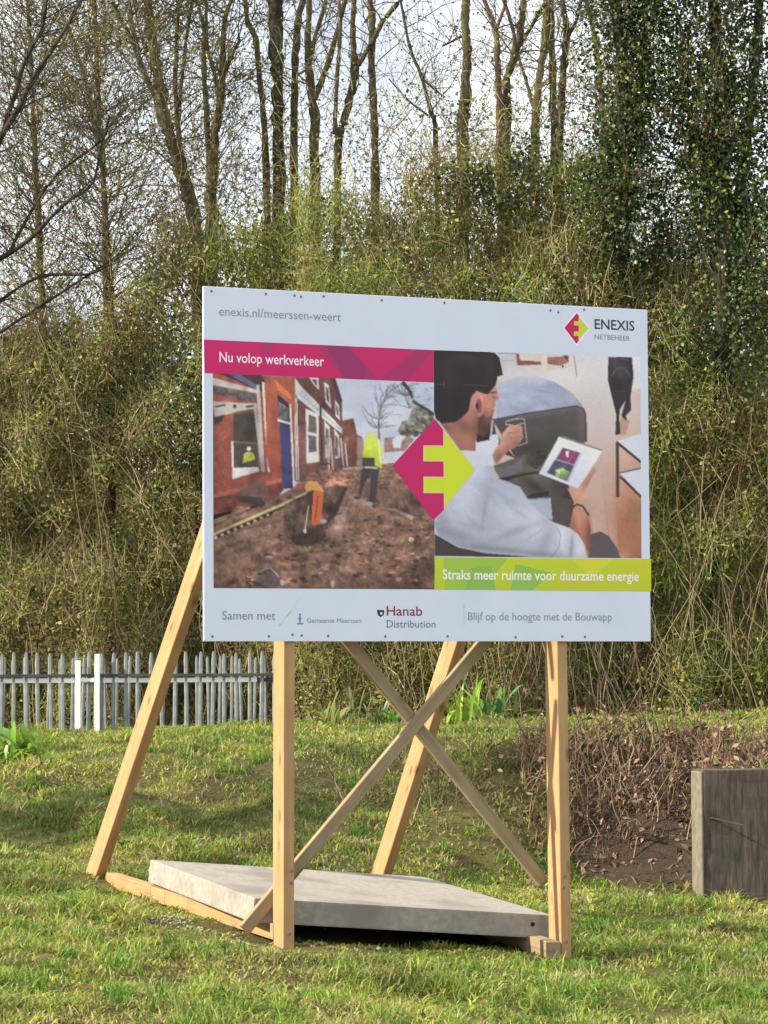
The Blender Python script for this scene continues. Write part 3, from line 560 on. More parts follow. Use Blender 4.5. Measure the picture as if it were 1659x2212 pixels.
for a in ([(780, 500), (850, 460), (900, 400), (880, 370)], [(470, 300), (460, 400), (430, 500)]): p.path((152, 158, 176), a, 9, 3, 0, O4)
h((160, 166, 184), [(775, 232), (930, 222), (945, 380), (900, 360), (860, 330)]); p.path((96, 98, 112), [(770, 232), (905, 232), (935, 222)], 6, 6, 0, O4)
f((190, 194, 206), [(320, 1098), (415, 1108), (530, 1128), (545, 1205), (390, 1210), (340, 1150)]); f((196, 200, 212), [(415, 1050), (520, 1000), (560, 990), (580, 1040), (560, 1080), (530, 1130), (420, 1108)])
# head
f([(140, 96, 82), (160, 112, 98), (176, 126, 110), (186, 134, 118), (184, 132, 116), (190, 140, 124), (176, 124, 108), (160, 108, 94), (150, 102, 88), (156, 108, 92), (150, 104, 88), (142, 98, 84), (140, 98, 84)], [(180, 915), (290, 890), (385, 740), (430, 700), (500, 715), (556, 662), (572, 722), (548, 760), (552, 800), (532, 850), (420, 1040), (418, 1102), (315, 1100)], .04); p.shade((330, 930), 90, 40, .76, O2, .6); p.shade((360, 1040), 50, 60, 1.1, O2); p.shade((420, 960), 26, 90, .8, O2); p.shade((230, 960), 40, 40, .85, O2)
f([(174, 124, 108), (182, 132, 116), (168, 118, 102), (150, 104, 90), (120, 82, 72)], [(500, 715), (556, 665), (550, 800), (530, 900), (430, 900)], .05)
f([(112, 78, 70), (104, 72, 66), (94, 66, 60), (60, 44, 42), (66, 46, 44), (100, 70, 62)], [(440, 830), (490, 880), (532, 862), (520, 960), (505, 1030), (430, 1035)], .25); f((36, 30, 32), [(430, 990), (470, 1010), (520, 970), (512, 1030), (425, 1048)])
p.shade((520, 755), 24, 60, 1.12, O2); p.disc((182, 128, 114), (436, 795), 44, 82, 0, O2); p.shade((455, 740), 18, 30, 1.12, O2); p.shade((410, 850), 20, 30, .8, O2); p.disc((130, 82, 72), (440, 800), 20, 50, 0, O2); p.disc((60, 38, 36), (428, 800), 11, 22, 0, O2)
f([(36, 30, 32)] * 16, [(128, 414), (300, 421), (500, 431), (545, 440), (578, 472), (602, 590), (566, 602), (556, 655), (502, 722), (474, 716), (424, 698), (386, 740), (370, 832), (325, 880), (280, 908), (182, 918)], .08); p.shade((380, 480), 120, 40, 1.4, O2, .1); p.shade((230, 560), 60, 120, 1.25, O2); p.shade((300, 800), 60, 80, .8, O2); p.shade((520, 560), 30, 80, 1.2, O2)
f((34, 29, 31), [(128, 414), (190, 917), (150, 890), (130, 820)]); p.line((92, 88, 92), (130, 652), (200, 655), 4, 0, O2); p.line((86, 82, 86), (330, 656), (505, 662), 4, 0, O2); p.line((70, 66, 72), (203, 625), (203, 680), 8, 0, O2)
f([(186, 138, 122), (176, 126, 110), (160, 112, 98), (172, 124, 108)], [(548, 690), (577, 738), (570, 754), (545, 768)]); p.line((60, 42, 40), (528, 738), (552, 744), 6, 0, O2); p.line((46, 34, 34), (518, 712), (556, 706), 8, 0, O2); p.line((120, 74, 66), (520, 838), (548, 832), 6, 0, O2); p.shade((505, 800), 22, 34, 1.12, O2, everywhere=True); p.shade((450, 900), 40, 70, .82, O2, everywhere=True)
# hand with a glass
f([(172, 124, 108), (186, 138, 120), (190, 146, 130), (176, 130, 116), (180, 132, 116), (176, 126, 110), (160, 110, 96), (150, 100, 86), (150, 104, 90)], [(530, 1135), (580, 1060), (600, 985), (650, 930), (735, 935), (742, 1020), (690, 1085), (640, 1105), (560, 1195)], .05); p.shade((640, 960), 40, 24, 1.14, O2); p.shade((580, 1150), 30, 40, .8, O2); p.shade((700, 1060), 30, 30, .82, O2)
p.path((156, 152, 156), [(625, 935), (625, 905), (690, 888), (748, 886), (768, 1050), (700, 1072)], 9, 7, 0, O2); p.path((196, 176, 170), [(625, 925), (690, 935), (745, 915)], 6, 6, 0, O2)
for a in ([(640, 985), (720, 975)], [(650, 1020), (735, 1010)], [(660, 1055), (720, 1050)]): p.path((140, 92, 80), a, 5, 4, 0, O2)
living = p.build('printed_photograph', sign); living['label'] = 'print of a man in a grey sweater holding a glass and a tablet'
# colour bands
p = Print(); MG = (176, 28, 92); p.k = 12
p.poly([(182, 24, 92), (176, 30, 92), (174, 26, 88), (180, 22, 90)], [(48, 428), (1616, 503), (1618, 724), (57, 656)])
p.poly((150, 38, 96), [(815, 466), (1040, 476), (1225, 690), (1130, 704), (1000, 690)]); p.poly((134, 40, 92), [(880, 470), (1030, 476), (1170, 640), (1130, 700), (1010, 692)])
p.poly((150, 38, 92), [(1500, 498), (1612, 504), (1440, 716), (1235, 704)]); p.poly((162, 36, 96), [(420, 446), (560, 453), (480, 560)])
mb = p.build('printed_band', sign); mb['label'] = 'magenta caption band'
p = Print(); p.k = 12
p.poly([(172, 190, 44), (176, 186, 40), (172, 180, 38), (164, 182, 42)], [(1630, 1913), (3108, 1931), (3110, 2151), (1628, 2133)])
p.poly((140, 176, 66), [(1690, 1915), (2130, 1920), (1960, 2136), (1700, 2134)]); p.poly((124, 168, 74), [(1880, 1990), (2010, 1970), (2050, 2136), (1840, 2135)]); p.poly((128, 172, 72), [(2180, 1960), (2420, 2020), (2300, 2140), (2150, 2138)]); p.poly((188, 190, 48), [(2560, 1926), (2850, 1929), (2700, 2060)])
gb = p.build('printed_band', sign); gb['label'] = 'lime green caption band'
# emblem: a diamond of magenta and lime that interlock
def emblem(parts, k0):
    p = Print(); p.k = k0
    for c, pts in parts: p.poly(c, pts)
    return p.build('emblem', sign)
big = [((178, 22, 92), [(1335, 1290), (1625, 972), (1686, 1050), (1692, 1590), (1620, 1660)]), ((206, 176, 140), [(1547, 1152), (1683, 1153), (1683, 1046), (1908, 1318), (1690, 1588), (1688, 1478), (1549, 1477), (1549, 1364), (1687, 1366), (1685, 1262), (1547, 1261)]),
       ((184, 202, 40), [(1554, 1159), (1690, 1160), (1689, 1060), (1898, 1316), (1696, 1572), (1694, 1471), (1555, 1470), (1555, 1371), (1693, 1372), (1691, 1255), (1554, 1254)])]
e1 = emblem(big, 18); e1['label'] = 'large magenta and lime diamond emblem between the photographs'
o2 = lambda pts: [(x + O2[0], y + O2[1]) for x, y in pts]
e2 = emblem([((226, 214, 220), o2([(1006, 267), (1105, 150), (1200, 272), (1103, 390)])), ((170, 26, 76), o2([(1019, 266), (1105, 166), (1122, 186), (1122, 352), (1103, 376)])),
             ((176, 190, 60), o2([(1086, 222), (1118, 222), (1118, 188), (1187, 270), (1116, 352), (1116, 322), (1086, 322), (1086, 292), (1118, 292), (1118, 250), (1086, 250)]))], 3)
e2['label'] = 'small magenta and lime diamond emblem'
# partner marks in the white strip
c5 = lambda x, y: (1.0515 * x, 2137.9 + 1.0515 * y); c7 = lambda x, y: (.9485 * x, 2052.4 + .9485 * y); c6 = lambda x, y: (1573.5 + .9485 * x, 2052.4 + .9485 * y)
p = Print(); p.k = 3
for a, b, w in (((745, 258), (760, 258), 8), ((752, 258), (752, 325), 10), ((736, 290), (768, 290), 6), ((730, 327), (776, 327), 9)): p.line((104, 114, 136), c7(*a), c7(*b), w)
p.build('emblem', sign)['label'] = 'small grey pillar emblem'
p = Print(); p.k = 3
p.poly((52, 44, 52), [c5(*q) for q in ((1176, 124), (1225, 128), (1222, 158), (1200, 174), (1182, 158))]); p.poly((188, 192, 206), [c5(*q) for q in ((1196, 142), (1212, 140), (1212, 154), (1198, 158))])
p.build('emblem', sign)['label'] = 'small dark leaf shaped emblem'
p = Print(); p.k = 3; p.line((166, 176, 196), c6(270, 185), c6(274, 340), 5); p.build('printed_rule', sign)
p = Print(); p.k = 3; p.line((168, 178, 176), c7(600, 345), c7(690, 230), 7, 0, (0, 0), 4); p.line((164, 170, 150), c7(655, 280), c7(690, 240), 5); p.line((174, 182, 180), c7(690, 235), c7(750, 145), 3)
p.build('scuff_mark', sign)
# lettering
def text(s, q0, q1, top, col, bold=0.0, y=-.0009, spacing=1.0):
    cu = bpy.data.curves.new('lettering', 'FONT'); cu.body = s; cu.size = 1; cu.offset = bold; cu.space_character = spacing; cu.resolution_u = 3
    to = bpy.data.objects.new('lettering', cu); C.objects.link(to); bpy.context.view_layer.update()
    me = bpy.data.meshes.new_from_object(to.evaluated_get(bpy.context.evaluated_depsgraph_get())); bpy.data.objects.remove(to); bpy.data.curves.remove(cu)
    co = np.empty(len(me.vertices) * 3, np.float32); me.vertices.foreach_get('co', co); co = co.reshape(-1, 3)
    x0, x1 = co[:, 0].min(), co[:, 0].max(); (u0, w0), (u1, w1), (_, wt) = bc(*q0), bc(*q1), bc(*top)
    base = (w0 + w1) / 2; cap = .69
    out = np.zeros_like(co); out[:, 0] = u0 + (co[:, 0] - x0) / (x1 - x0) * (u1 - u0); out[:, 2] = base + co[:, 1] / cap * (wt - bc(top[0], q0[1] + (q1[1] - q0[1]) * (top[0] - q0[0]) / (q1[0] - q0[0]))[1]); out[:, 1] = YF + y
    me.vertices.foreach_set('co', out.ravel()); me.update()
    fv = [tuple(f.vertices) for f in me.polygons]; iv = sorted((min(co[list(f), 0]), max(co[list(f), 0])) for f in fv); cuts = []; end = iv[0][1]
    for lo_, hi_ in iv:
        if lo_ - end > .17: cuts.append((lo_ + end) / 2)
        end = max(end, hi_)
    word = [sum(co[f[0], 0] > c_ for c_ in cuts) for f in fv]
    for w_ in range(len(cuts) + 1):
        ids = sorted({i for f, k in zip(fv, word) if k == w_ for i in f}); mp_ = {i: n for n, i in enumerate(ids)}
        m2 = bpy.data.meshes.new('lettering'); m2.from_pydata([tuple(map(float, out[i])) for i in ids], [], [[mp_[i] for i in f] for f, k in zip(fv, word) if k == w_]); m2.update()
        a = m2.color_attributes.new('Col', 'FLOAT_COLOR', 'POINT'); a.data.foreach_set('color', np.tile(np.array([*pc(col), 0], np.float32), len(ids)))
        link('lettering', m2, M['print'], sign)
    bpy.data.meshes.remove(me)
FY = -.0026
text('enexis.nl/meerssen-weert', (152, 268), (982, 303), (300, 214), (122, 130, 148))
text('Nu volop werkverkeer', (155, 583), (868, 608), (165, 516), (238, 206, 222), .012, FY)
text('Straks meer ruimte voor duurzame energie', (195 + O4[0], 781 + O4[1]), (1538 + O4[0], 797 + O4[1]), (205 + O4[0], 716 + O4[1]), (232, 234, 200), .022, FY)
text('ENEXIS', (1228 + O2[0], 276 + O2[1]), (1500 + O2[0], 284 + O2[1]), (1230 + O2[0], 210 + O2[1]), (44, 50, 62), .012)
text('NETBEHEER', (1228 + O2[0], 346 + O2[1]), (1470 + O2[0], 354 + O2[1]), (1230 + O2[0], 312 + O2[1]), (112, 120, 136), .0)
text('Samen met', c7(195, 294), c7(576, 297), c7(200, 233), (112, 120, 138))
text('Gemeente Meerssen', c7(803, 320), c7(1192, 322), c7(806, 286), (122, 128, 146))
text('Hanab', c5(1240, 162), c5(1470, 165), c5(1242, 100), (112, 34, 44), .006)
text('Distribution', c5(1240, 240), c5(1556, 242), c5(1242, 192), (96, 106, 126))
text('Blijf op de hoogte met de Bouwapp', c6(300, 307), c6(1338, 313), c6(310, 250), (128, 136, 154), .004)
# screws
sb = bmesh.new(); bmesh.ops.create_cone(sb, cap_ends=True, segments=8, radius1=.008, radius2=.006, depth=.003); screw_me = bm_mesh('screw', sb); screw_me.materials.append(M['screw'])
for q in [(100, 100), (470, 118), (665, 130), (710, 138), (865, 135), (1260, 162), (200 + 1488, 180), (925 + 1488, 233), (980 + 1488, 246), c7(125, 415), c7(530, 415), c7(700, 405), c7(765, 412), c7(955, 415), c7(1365, 420), c6(155, 420), c6(645, 430), c6(980, 425), c6(1145, 430), (1155 + 1488, 228), (1010 + 1488, 236 + 380)]:
    u, w = bc(*q); o = link('screw', screw_me, None, sign); o.location = (u, YF - .0016, w); o.rotation_euler = (math.pi / 2, 0, 0)

# ------------------------------------------------------------------ concrete slab lying on the rails
slab = empty('concrete_slab', s2w(-.107, .25, 0)); tag(slab, 'thick square concrete slab weighing down the timber frame of the sign', 'slab')
sx = Vector((1, 0, -.09)).normalized(); sy_ = Vector((0, 1, .056)); sy_ = (sy_ - sx * sy_.dot(sx)).normalized(); sz_ = sx.cross(sy_)
rz = Matrix.Rotation(YAW, 3, 'Z'); mt = (rz @ Matrix((sx, sy_, sz_)).transposed()).to_4x4()
top0 = .206 - .09 * (-.107) + .056 * .25
mt.translation = s2w(-.107, .25, top0) - (rz @ sz_) * .148; slab.matrix_world = mt
bm = box_bm(2, 2, .148, .012, 2); link('slab_body', bm_mesh('slab_body', bm), M['concrete'], slab)
for xx in (.16, 1.86):
    b2 = bmesh.new(); bmesh.ops.create_cone(b2, cap_ends=True, segments=12, radius1=.016, radius2=.013, depth=.006)
    o = link('lifting_socket', bm_mesh('lifting_socket', b2), M['socket_shade'], slab); o.location = (xx, -.001, .085); o.rotation_euler = (math.pi / 2, 0, 0)  # dark disc instead of a recess, its colour stands for the hole's shade

# ------------------------------------------------------------------ old concrete wall at the right
wl = empty('retaining_wall', (2.50, 21.98, 0), .16); tag(wl, 'weathered dark concrete wall end set into the earth bank', 'wall')
bm = box_bm(3.2, .28, 1.55, .012, 2, (.004, 0, -.75)); bmesh.ops.subdivide_edges(bm, edges=[e for e in bm.edges if e.calc_length() > .2], cuts=14, use_grid_fill=True)
for vv in bm.verts:
    j = .016 * (float(vnoise(vv.co.x * 3, vv.co.z * 3, 1.3, 55)) - .5) + .012 * (float(vnoise(vv.co.x * 9, vv.co.z * 9, 1.1, 56)) - .5); vv.co.y += j; vv.co.z += j * .8 if vv.co.z > .7 else 0
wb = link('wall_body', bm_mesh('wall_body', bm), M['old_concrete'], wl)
bm = box_bm(.02, .286, 1.53, .006, 1, (-.016, -.003, -.75)); we = link('end_face', bm_mesh('end_face', bm), M['old_concrete_sunlit'], wl); we['label'] = 'end of the wall with sunlight put into its paler colour'
o = beam('root_stub', (.06, .0, .42), (.30, -.16, .36),   .012, .012, M['bark'], wl, Vector((0, 0, 1)), .002)

# ------------------------------------------------------------------ fences on the bank
def pale_mesh(h, w, d):
    """channel pale: shallow V in plan with a tapered rounded tip"""
    sec = [(-w / 2, d), (-w * .25, 0), (w * .25, 0), (w / 2, d)]; bm = bmesh.new(); rows = []
    for z, k in ((0, 1), (h * .90, 1), (h * .97, .82), (h, .5)):
        rows.append([[bm.verts.new((x * k, y, z)), bm.verts.new((x * k, y + .006, z))] for x, y in sec])
    for a, b in zip(rows, rows[1:]):
        for j in range(3):
            bm.faces.new((a[j][0], a[j + 1][0], b[j + 1][0], b[j][0])); bm.faces.new((a[j + 1][1], a[j][1], b[j][1], b[j + 1][1]))
        for j in (0, 3): bm.faces.new((a[j][0], b[j][0], b[j][1], a[j][1]))
    for j in range(3): bm.faces.new((rows[-1][j][0], rows[-1][j + 1][0], rows[-1][j + 1][1], rows[-1][j][1]))
    bmesh.ops.recalc_face_normals(bm, faces=bm.faces[:]); return bm_mesh('pale', bm)
def bar(name, x0, x1, y, z0, z1, d, mat, parent): return link(name, bm_mesh(name, box_bm(x1 - x0, d, z1 - z0, .003, 1, (x0, y, z0))), mat, parent)
fa = at(-60, 1580, 34.0); fb = at(612, 1578, 34.0); FZ = .80
fence = empty('railing_fence', (fa.x, 34.0, FZ)); L = fb.x - fa.x
tag(fence, 'front row of grey steel pales with a white rail on the bank', 'fence', 'steel fences on the bank')
pm = pale_mesh(1.05, .052, .02); pm.materials.append(M['steel_grey']); pm2 = pale_mesh(1.0, .042, .018); pm2.materials.append(M['steel_grey'])
x = .05
while x < L:
    o = link('pale', pm, None, fence); o.location = (x + random.uniform(-.006, .006), random.uniform(-.002, .004), random.uniform(-.03, .015)); o.rotation_euler = (0, random.uniform(-.02, .02), random.uniform(-.12, .12)); x += .1515
zr = lambda ypx, Y=34.0: at(300, ypx, Y).z - FZ
bar('front_rail', 0, L, -.030, zr(1462), zr(1455.5), .024, M['steel_dark'], fence)
bar('white_rail', 0, L - .32, .005, zr(1474.5), zr(1464.5), .03, M['white_paint'], fence); bar('back_rail', L - .318, L, .034, zr(1474), zr(1466), .03, M['steel_dark'], fence)
for px, py in ((169, 1427), (210.5, 1413)):
    q = at(px, py, 33.93); o = link('fence_post', bm_mesh('fence_post', box_bm(.062, .062, q.z - FZ + .3, .004, 1, (q.x - fa.x - .031, -.10, -.3))), M['white_paint'], fence); o['label'] = 'bright white square post'
q = at(190, 1466, 33.93); bar('bracket', at(176, 1466, 33.93).x - fa.x, at(203, 1466, 33.93).x - fa.x, -.062, zr(1472), zr(1465), .03, M['white_paint'], fence)
fence2 = empty('railing_fence', (fa.x - .4, 35.4, FZ)); tag(fence2, 'plainer back row of grey steel pales seen through the front fence', 'fence', 'steel fences on the bank')
x = .0
while x < L + .45:
    o = link('pale', pm2, None, fence2); o.location = (x + random.uniform(-.01, .01), 0, random.uniform(-.03, .02)); o.rotation_euler = (0, random.uniform(-.03, .03), random.uniform(-.2, .2)); x += .145
bar('back_rail', 0, L + .45, .03, .66, .70, .03, M['steel_dark'], fence2)

# ------------------------------------------------------------------ trees
def smooth_path(P, n):
    P = [Vector(p) for p in P]; P = [P[0] * 2 - P[1]] + P + [P[-1] * 2 - P[-2]]; out = []
    m = len(P) - 3
    for k in range(m):
        a, b, c, d = P[k:k + 4]
        for t in np.linspace(0, 1, n, endpoint=(k == m - 1)):
            out.append(.5 * ((2 * b) + (c - a) * t + (2 * a - 5 * b + 4 * c - d) * t * t + (3 * b - a - 3 * c + d) * t ** 3))
    return np.array(out)
def stem_mesh(name, pts, sides=9, seed=0):
    """pts (x, y, z, r)"""
    P = smooth_path([Vector((a[0], a[1], a[2])) for a in pts], 7); r = smooth_path([Vector((a[3], 0, 0)) for a in pts], 7)[:, 0]
    g = np.random.default_rng(seed); r = np.maximum(r, .004) * (1 + .10 * g.normal(size=len(r))); P[:, :2] += g.normal(size=(len(P), 2)) * r[:, None] * .12
    Vt, Ft = tubes(P[None], r[None], sides); return np_mesh(name, Vt, [Ft], None, True), P, r
def to_pts(px, Y, drift=0):
    out = []
    for k, (x, y, w) in enumerate(px):
        q = at(x, y, Y + drift * (1460 - y) / 1460); out.append((q.x, q.y, q.z, w * Y / FPX / 2))
    return out
def twig_set(starts, dirs, lens, r0, K=5, wob=.16, up=.25):
    n = len(starts); P = np.zeros((n, K, 3)); P[:, 0] = starts; d = unit(dirs)
    for k in range(1, K):
        P[:, k] = P[:, k - 1] + d * (lens / (K - 1))[:, None]; d = unit(d + rng.normal(size=(n, 3)) * wob + np.array([0, 0, up / K]))
    rad = r0[:, None] * np.linspace(1, .3, K)[None]; return P, rad
tree_n = 0
def tree(label, Y, stems, mat='bark', twigs=30, reach=1.0, name='bare_tree', ivy_r=1.0, back=0, zmin=3.5, top=12.5, twcol=(.10, .08, .05), ivy=0, buds=1.0):
    """stems: pixel polylines from high to low; the first runs down to the ground"""
    global tree_n; tree_n += 1
    root = None; allP = []; crown_v = []; crown_f = []; crown_c = []; nb = 0
    for k, px in enumerate(stems):
        px = list(px); pts = to_pts(px, Y + .12 * k, .3 * random.uniform(-1, 1))
        a, b = pts[0], pts[1]                                     # carry on above the frame
        if px[0][1] <= 5:
            d = Vector((a[0] - b[0], 0, a[2] - b[2])); d = d.normalized() if d.length else Vector((0, 0, 1)); h = (top - random.uniform(0, 2)) - a[2]
            pts = [(a[0] + d.x * h * .8 + random.uniform(-.2, .2), a[1] + random.uniform(-.3, .3), a[2] + h, .008), (a[0] + d.x * h * .45, a[1], a[2] + h * .5, a[3] * .7)] + pts
        if k == 0:
            l, s = pts[-1], pts[-2]; gz = float(ground_z(l[0], l[1])); dx = (l[0] - s[0]) * .5
            gz = float(ground_z(l[0], l[1] + back)); pts += [(l[0] + dx * .6, l[1] + back * .7, l[2] * .5 + gz * .5, l[3] * 1.15), (l[0] + dx * .8, l[1] + back, gz - .1, l[3] * 1.4)]
            root = empty(name, (l[0] + dx * .8, l[1], gz)); tag(root, label, 'tree', 'bare trees rising from the thicket')
        me_, P, r = stem_mesh('trunk' if k == 0 else 'branch', pts, 9, tree_n * 17 + k)
        o = link('trunk' if k == 0 else 'branch', me_, M[mat], root); o.matrix_parent_inverse = Matrix.Translation(-root.location)
        sel = P[:, 2] > zmin; allP.append(np.c_[P[sel], r[sel]])
    A = np.concatenate(allP)
    if twigs:
        idx = rng.integers(0, len(A), twigs); s = A[idx]
        an = rng.uniform(0, 2 * np.pi, twigs); d = np.stack([np.cos(an) * .8, np.sin(an) * .8, rng.uniform(.15, 1.1, twigs)], 1)
        ln = rng.uniform(.5, 1.6, twigs) * reach; P1, R1 = twig_set(s[:, :3], d, ln, np.minimum(s[:, 3] * .4, rng.uniform(.006, .014, twigs)), 7, .22)
        v, f = tubes(P1, R1, 4); crown_v.append(v); crown_f.append(f)
        n2 = twigs * 5; i1 = rng.integers(0, twigs, n2); k1 = rng.integers(2, 7, n2); st = P1[i1, k1]; d2 = unit(P1[i1, k1] - P1[i1, k1 - 1]) + rng.normal(size=(n2, 3)) * .5
        P2, R2 = twig_set(st, d2, rng.uniform(.2, .7, n2) * reach, rng.uniform(.003, .006, n2), 5, .2); v2, f2 = tubes(P2, R2, 3); crown_f.append(f2 + len(v)); crown_v.append(v2)
        cv = np.concatenate(crown_v); cf = crown_f; cc = np.tile(np.array(twcol), (len(cv), 1)) * rng.uniform(.7, 1.4, (len(cv), 1))
        nbud = int(n2 * 3 * buds)
        if nbud:
            ib = rng.integers(0, n2, nbud); kb = rng.integers(1, 5, nbud); bpnt = P2[ib, kb]; bd = unit(rng.normal(size=(nbud, 3)) + np.array([0, 0, .4]))
            sz = rng.uniform(.018, .05, nbud); vb, fb_ = leaves(bpnt, bd, sz, sz * .35)
            pal = np.array([[.15, .15, .04], [.20, .17, .06], [.12, .085, .04]])[rng.integers(0, 3, nbud)]; cf = cf + [fb_ + len(cv)]; cv = np.concatenate([cv, vb]); cc = np.concatenate([cc, np.repeat(pal, 4, 0)])
        o = link('crown', np_mesh('crown', cv, cf, cc), M['twig'], root); o.matrix_parent_inverse = Matrix.Translation(-root.location)
    if ivy: 
        n = ivy; ii = rng.integers(0, len(A), n); an = rng.uniform(0, 2 * np.pi, n); rr_ = np.where(rng.random(n) < .45, rng.uniform(.1, .5, n), rng.uniform(.05, 1, n) ** .6) * (.30 + .35 * vnoise(A[ii, 2], A[ii, 2] * 0, 1.3, tree_n + 60)) * ivy_r
        nk = n // 80; own = rng.integers(0, nk, n); cen = (A[ii, :3] + np.stack([np.cos(an) * rr_, np.sin(an) * rr_, rng.normal(size=n) * .12], 1))[:nk]; axis_ = A[ii[:nk], :3]; loc = rng.normal(size=(n, 3)) * np.array([.12, .12, .22]) * rng.uniform(.6, 1.5, nk)[own][:, None]; Pc = cen[own] + loc
        dd = unit((cen - axis_)[own] * 1.5 + loc * 3 + np.array([0, 0, -.45]) + rng.normal(size=(n, 3)) * .35); tint = rng.uniform(.7, 1.5, nk)[own][:, None]
        sz = rng.uniform(.035, .075, n); v, f = leaves(Pc, dd, sz, sz * .42); pal = np.array([[.018, .035, .013], [.032, .058, .018], [.08, .115, .03], [.19, .21, .055]])[rng.choice(4, n, p=[.28, .32, .24, .16])] * tint
        o = link('ivy', np_mesh('ivy', v, [f], np.repeat(pal, 4, 0)), M['ivy'], root); o.matrix_parent_inverse = Matrix.Translation(-root.location); o['label'] = 'dark ivy wrapped round the trunk'
    return root
LN = dict(twcol=(.13, .11, .055))
tree('stout leaning tree with mossy trunk, first thick trunk from the left', 39, [[(318, 0, 19), (327, 75, 23), (340, 150, 26), (350, 240, 28), (370, 300, 28), (390, 375, 27), (405, 425, 26), (430, 575, 28)], [(240, 0, 9), (270, 60, 10), (290, 100, 11), (308, 150, 12), (338, 215, 12)], [(280, 0, 6), (285, 50, 7), (300, 110, 9)]], 'bark', 170, 1.5, zmin=4.0, buds=2., **LN)
tree('tree splitting into several slender stems right of the stout leaning tree', 40, [[(500, 0, 9), (485, 50, 10), (480, 165, 15), (475, 225, 17), (458, 350, 24), (457, 575, 30)], [(425, 0, 8), (442, 70, 10), (440, 125, 11), (450, 325, 13), (456, 420, 16)], [(445, 0, 7), (448, 100, 8), (465, 165, 9), (474, 225, 10)], [(520, 85, 6), (505, 112, 8), (482, 165, 10)], [(388, 0, 8), (382, 75, 9), (380, 200, 11), (392, 330, 13), (430, 470, 14)], [(415, 0, 6), (395, 150, 8), (386, 260, 9)]], 'bark', 150, 1.3, zmin=4.2, buds=2., **LN)
tree('thin crooked trunk just left of the thickest dark trunk', 40.5, [[(530, 0, 10), (535, 45, 11), (552, 85, 13), (560, 165, 13), (567, 225, 13), (575, 360, 16)]], 'bark', 14, .8, zmin=6)
tree('thickest straight dark trunk left of the middle', 39.5, [[(595, 0, 31), (597, 100, 30), (600, 200, 27), (602, 380, 27)]], 'bark_dark', 14, .8, zmin=6)
tree('straight grey brown trunk next right of the thickest dark trunk', 41, [[(655, 0, 15), (642, 65, 17), (637, 165, 16), (635, 300, 18)]], 'bark', 14, .8, zmin=6)
tree('reddish trunk throwing two slanting branches to the upper right', 40, [[(668, 0, 12), (665, 125, 15), (675, 210, 19), (680, 330, 22)], [(745, 0, 10), (720, 100, 12), (695, 175, 12), (680, 215, 12)], [(705, 0, 7), (685, 65, 8), (668, 140, 10)]], 'bark_red', 18, .8, zmin=6)
tree('reddish trunk bending left at its foot with a thin companion stem', 39.6, [[(765, 0, 12), (762, 75, 13), (765, 165, 18), (745, 260, 17), (730, 350, 17)], [(732, 0, 7), (735, 75, 8), (728, 175, 9), (722, 290, 10)]], 'bark_red', 18, .8, zmin=6)
tree('forked trunk in the middle whose side branch sweeps to the upper right', 39, [[(798, 0, 14), (805, 65, 16), (802, 125, 16), (808, 250, 17), (811, 440, 19)], [(864, 0, 12), (830, 42, 12), (805, 88, 11), (788, 118, 11), (768, 152, 10)]], 'bark', 24, .9, zmin=6)
tree('thin bending sapling standing alone against the sky right of the forked trunk', 38.5, [[(865, 0, 6), (885, 100, 7), (910, 165, 8), (930, 240, 10), (942, 330, 11)], [(960, 210, 4), (935, 190, 5), (908, 165, 6)], [(840, 170, 3), (880, 215, 4), (925, 250, 6)]], 'bark_dark', 26, .9, zmin=6)
tree('straight lone trunk with mossy foot in the gap of sky', 39, [[(1007, 0, 20), (1005, 60, 18), (1010, 125, 22), (1004, 225, 25), (1000, 320, 27)], [(955, 100, 4), (975, 90, 5), (1004, 75, 7)]], 'bark', 14, .7, zmin=6)
tree('slim trunk forking near the top right of the lone trunk', 40, [[(1045, 0, 9), (1070, 65, 13), (1075, 150, 14), (1080, 280, 18)], [(1092, 0, 6), (1085, 30, 7), (1071, 66, 8)]], 'bark_red', 14, .7, zmin=6)
tree('trunk leaning right with branches crossing like a letter Y', 39.5, [[(1130, 0, 12), (1125, 65, 16), (1110, 125, 18), (1095, 175, 18), (1094, 280, 20)], [(1178, 5, 8), (1140, 70, 9), (1119, 102, 10)], [(1088, 0, 7), (1108, 65, 8), (1113, 110, 9)]], 'bark', 20, .8, zmin=6)
tree('reddish straight trunk left of a close pair', 41, [[(1182, 0, 15), (1175, 100, 17), (1165, 175, 17), (1155, 300, 20)], [(1112, 100, 6), (1135, 170, 8), (1152, 230, 9)]], 'bark_red', 14, .8, zmin=6)
tree('left trunk of the close pair before the ivy', 40.2, [[(1190, 0, 12), (1194, 150, 16), (1197, 300, 20)]], 'bark', 12, .8, zmin=6)
tree('right trunk of the close pair with a fork before the ivy', 39.4, [[(1214, 0, 10), (1224, 75, 16), (1218, 150, 16), (1210, 290, 19)], [(1255, 0, 9), (1244, 45, 9), (1226, 80, 10)]], 'bark_dark', 20, .8, zmin=6)
tree('thin leaning trunk touching the tall ivy column', 38.8, [[(1265, 0, 9), (1280, 60, 10), (1290, 115, 11), (1302, 280, 14)]], 'bark', 16, .8, zmin=6)
tree('tall tree trunk wholly wrapped in dark ivy', 36.2, [[(1330, 0, 26), (1345, 150, 28), (1350, 300, 30), (1345, 480, 32)], [(1400, 0, 14), (1385, 160, 16), (1362, 330, 18)]], 'bark_dark', 90, 1.0, 'ivy_tree', back=1.6, ivy_r=1.1, zmin=5.0, ivy=17000)
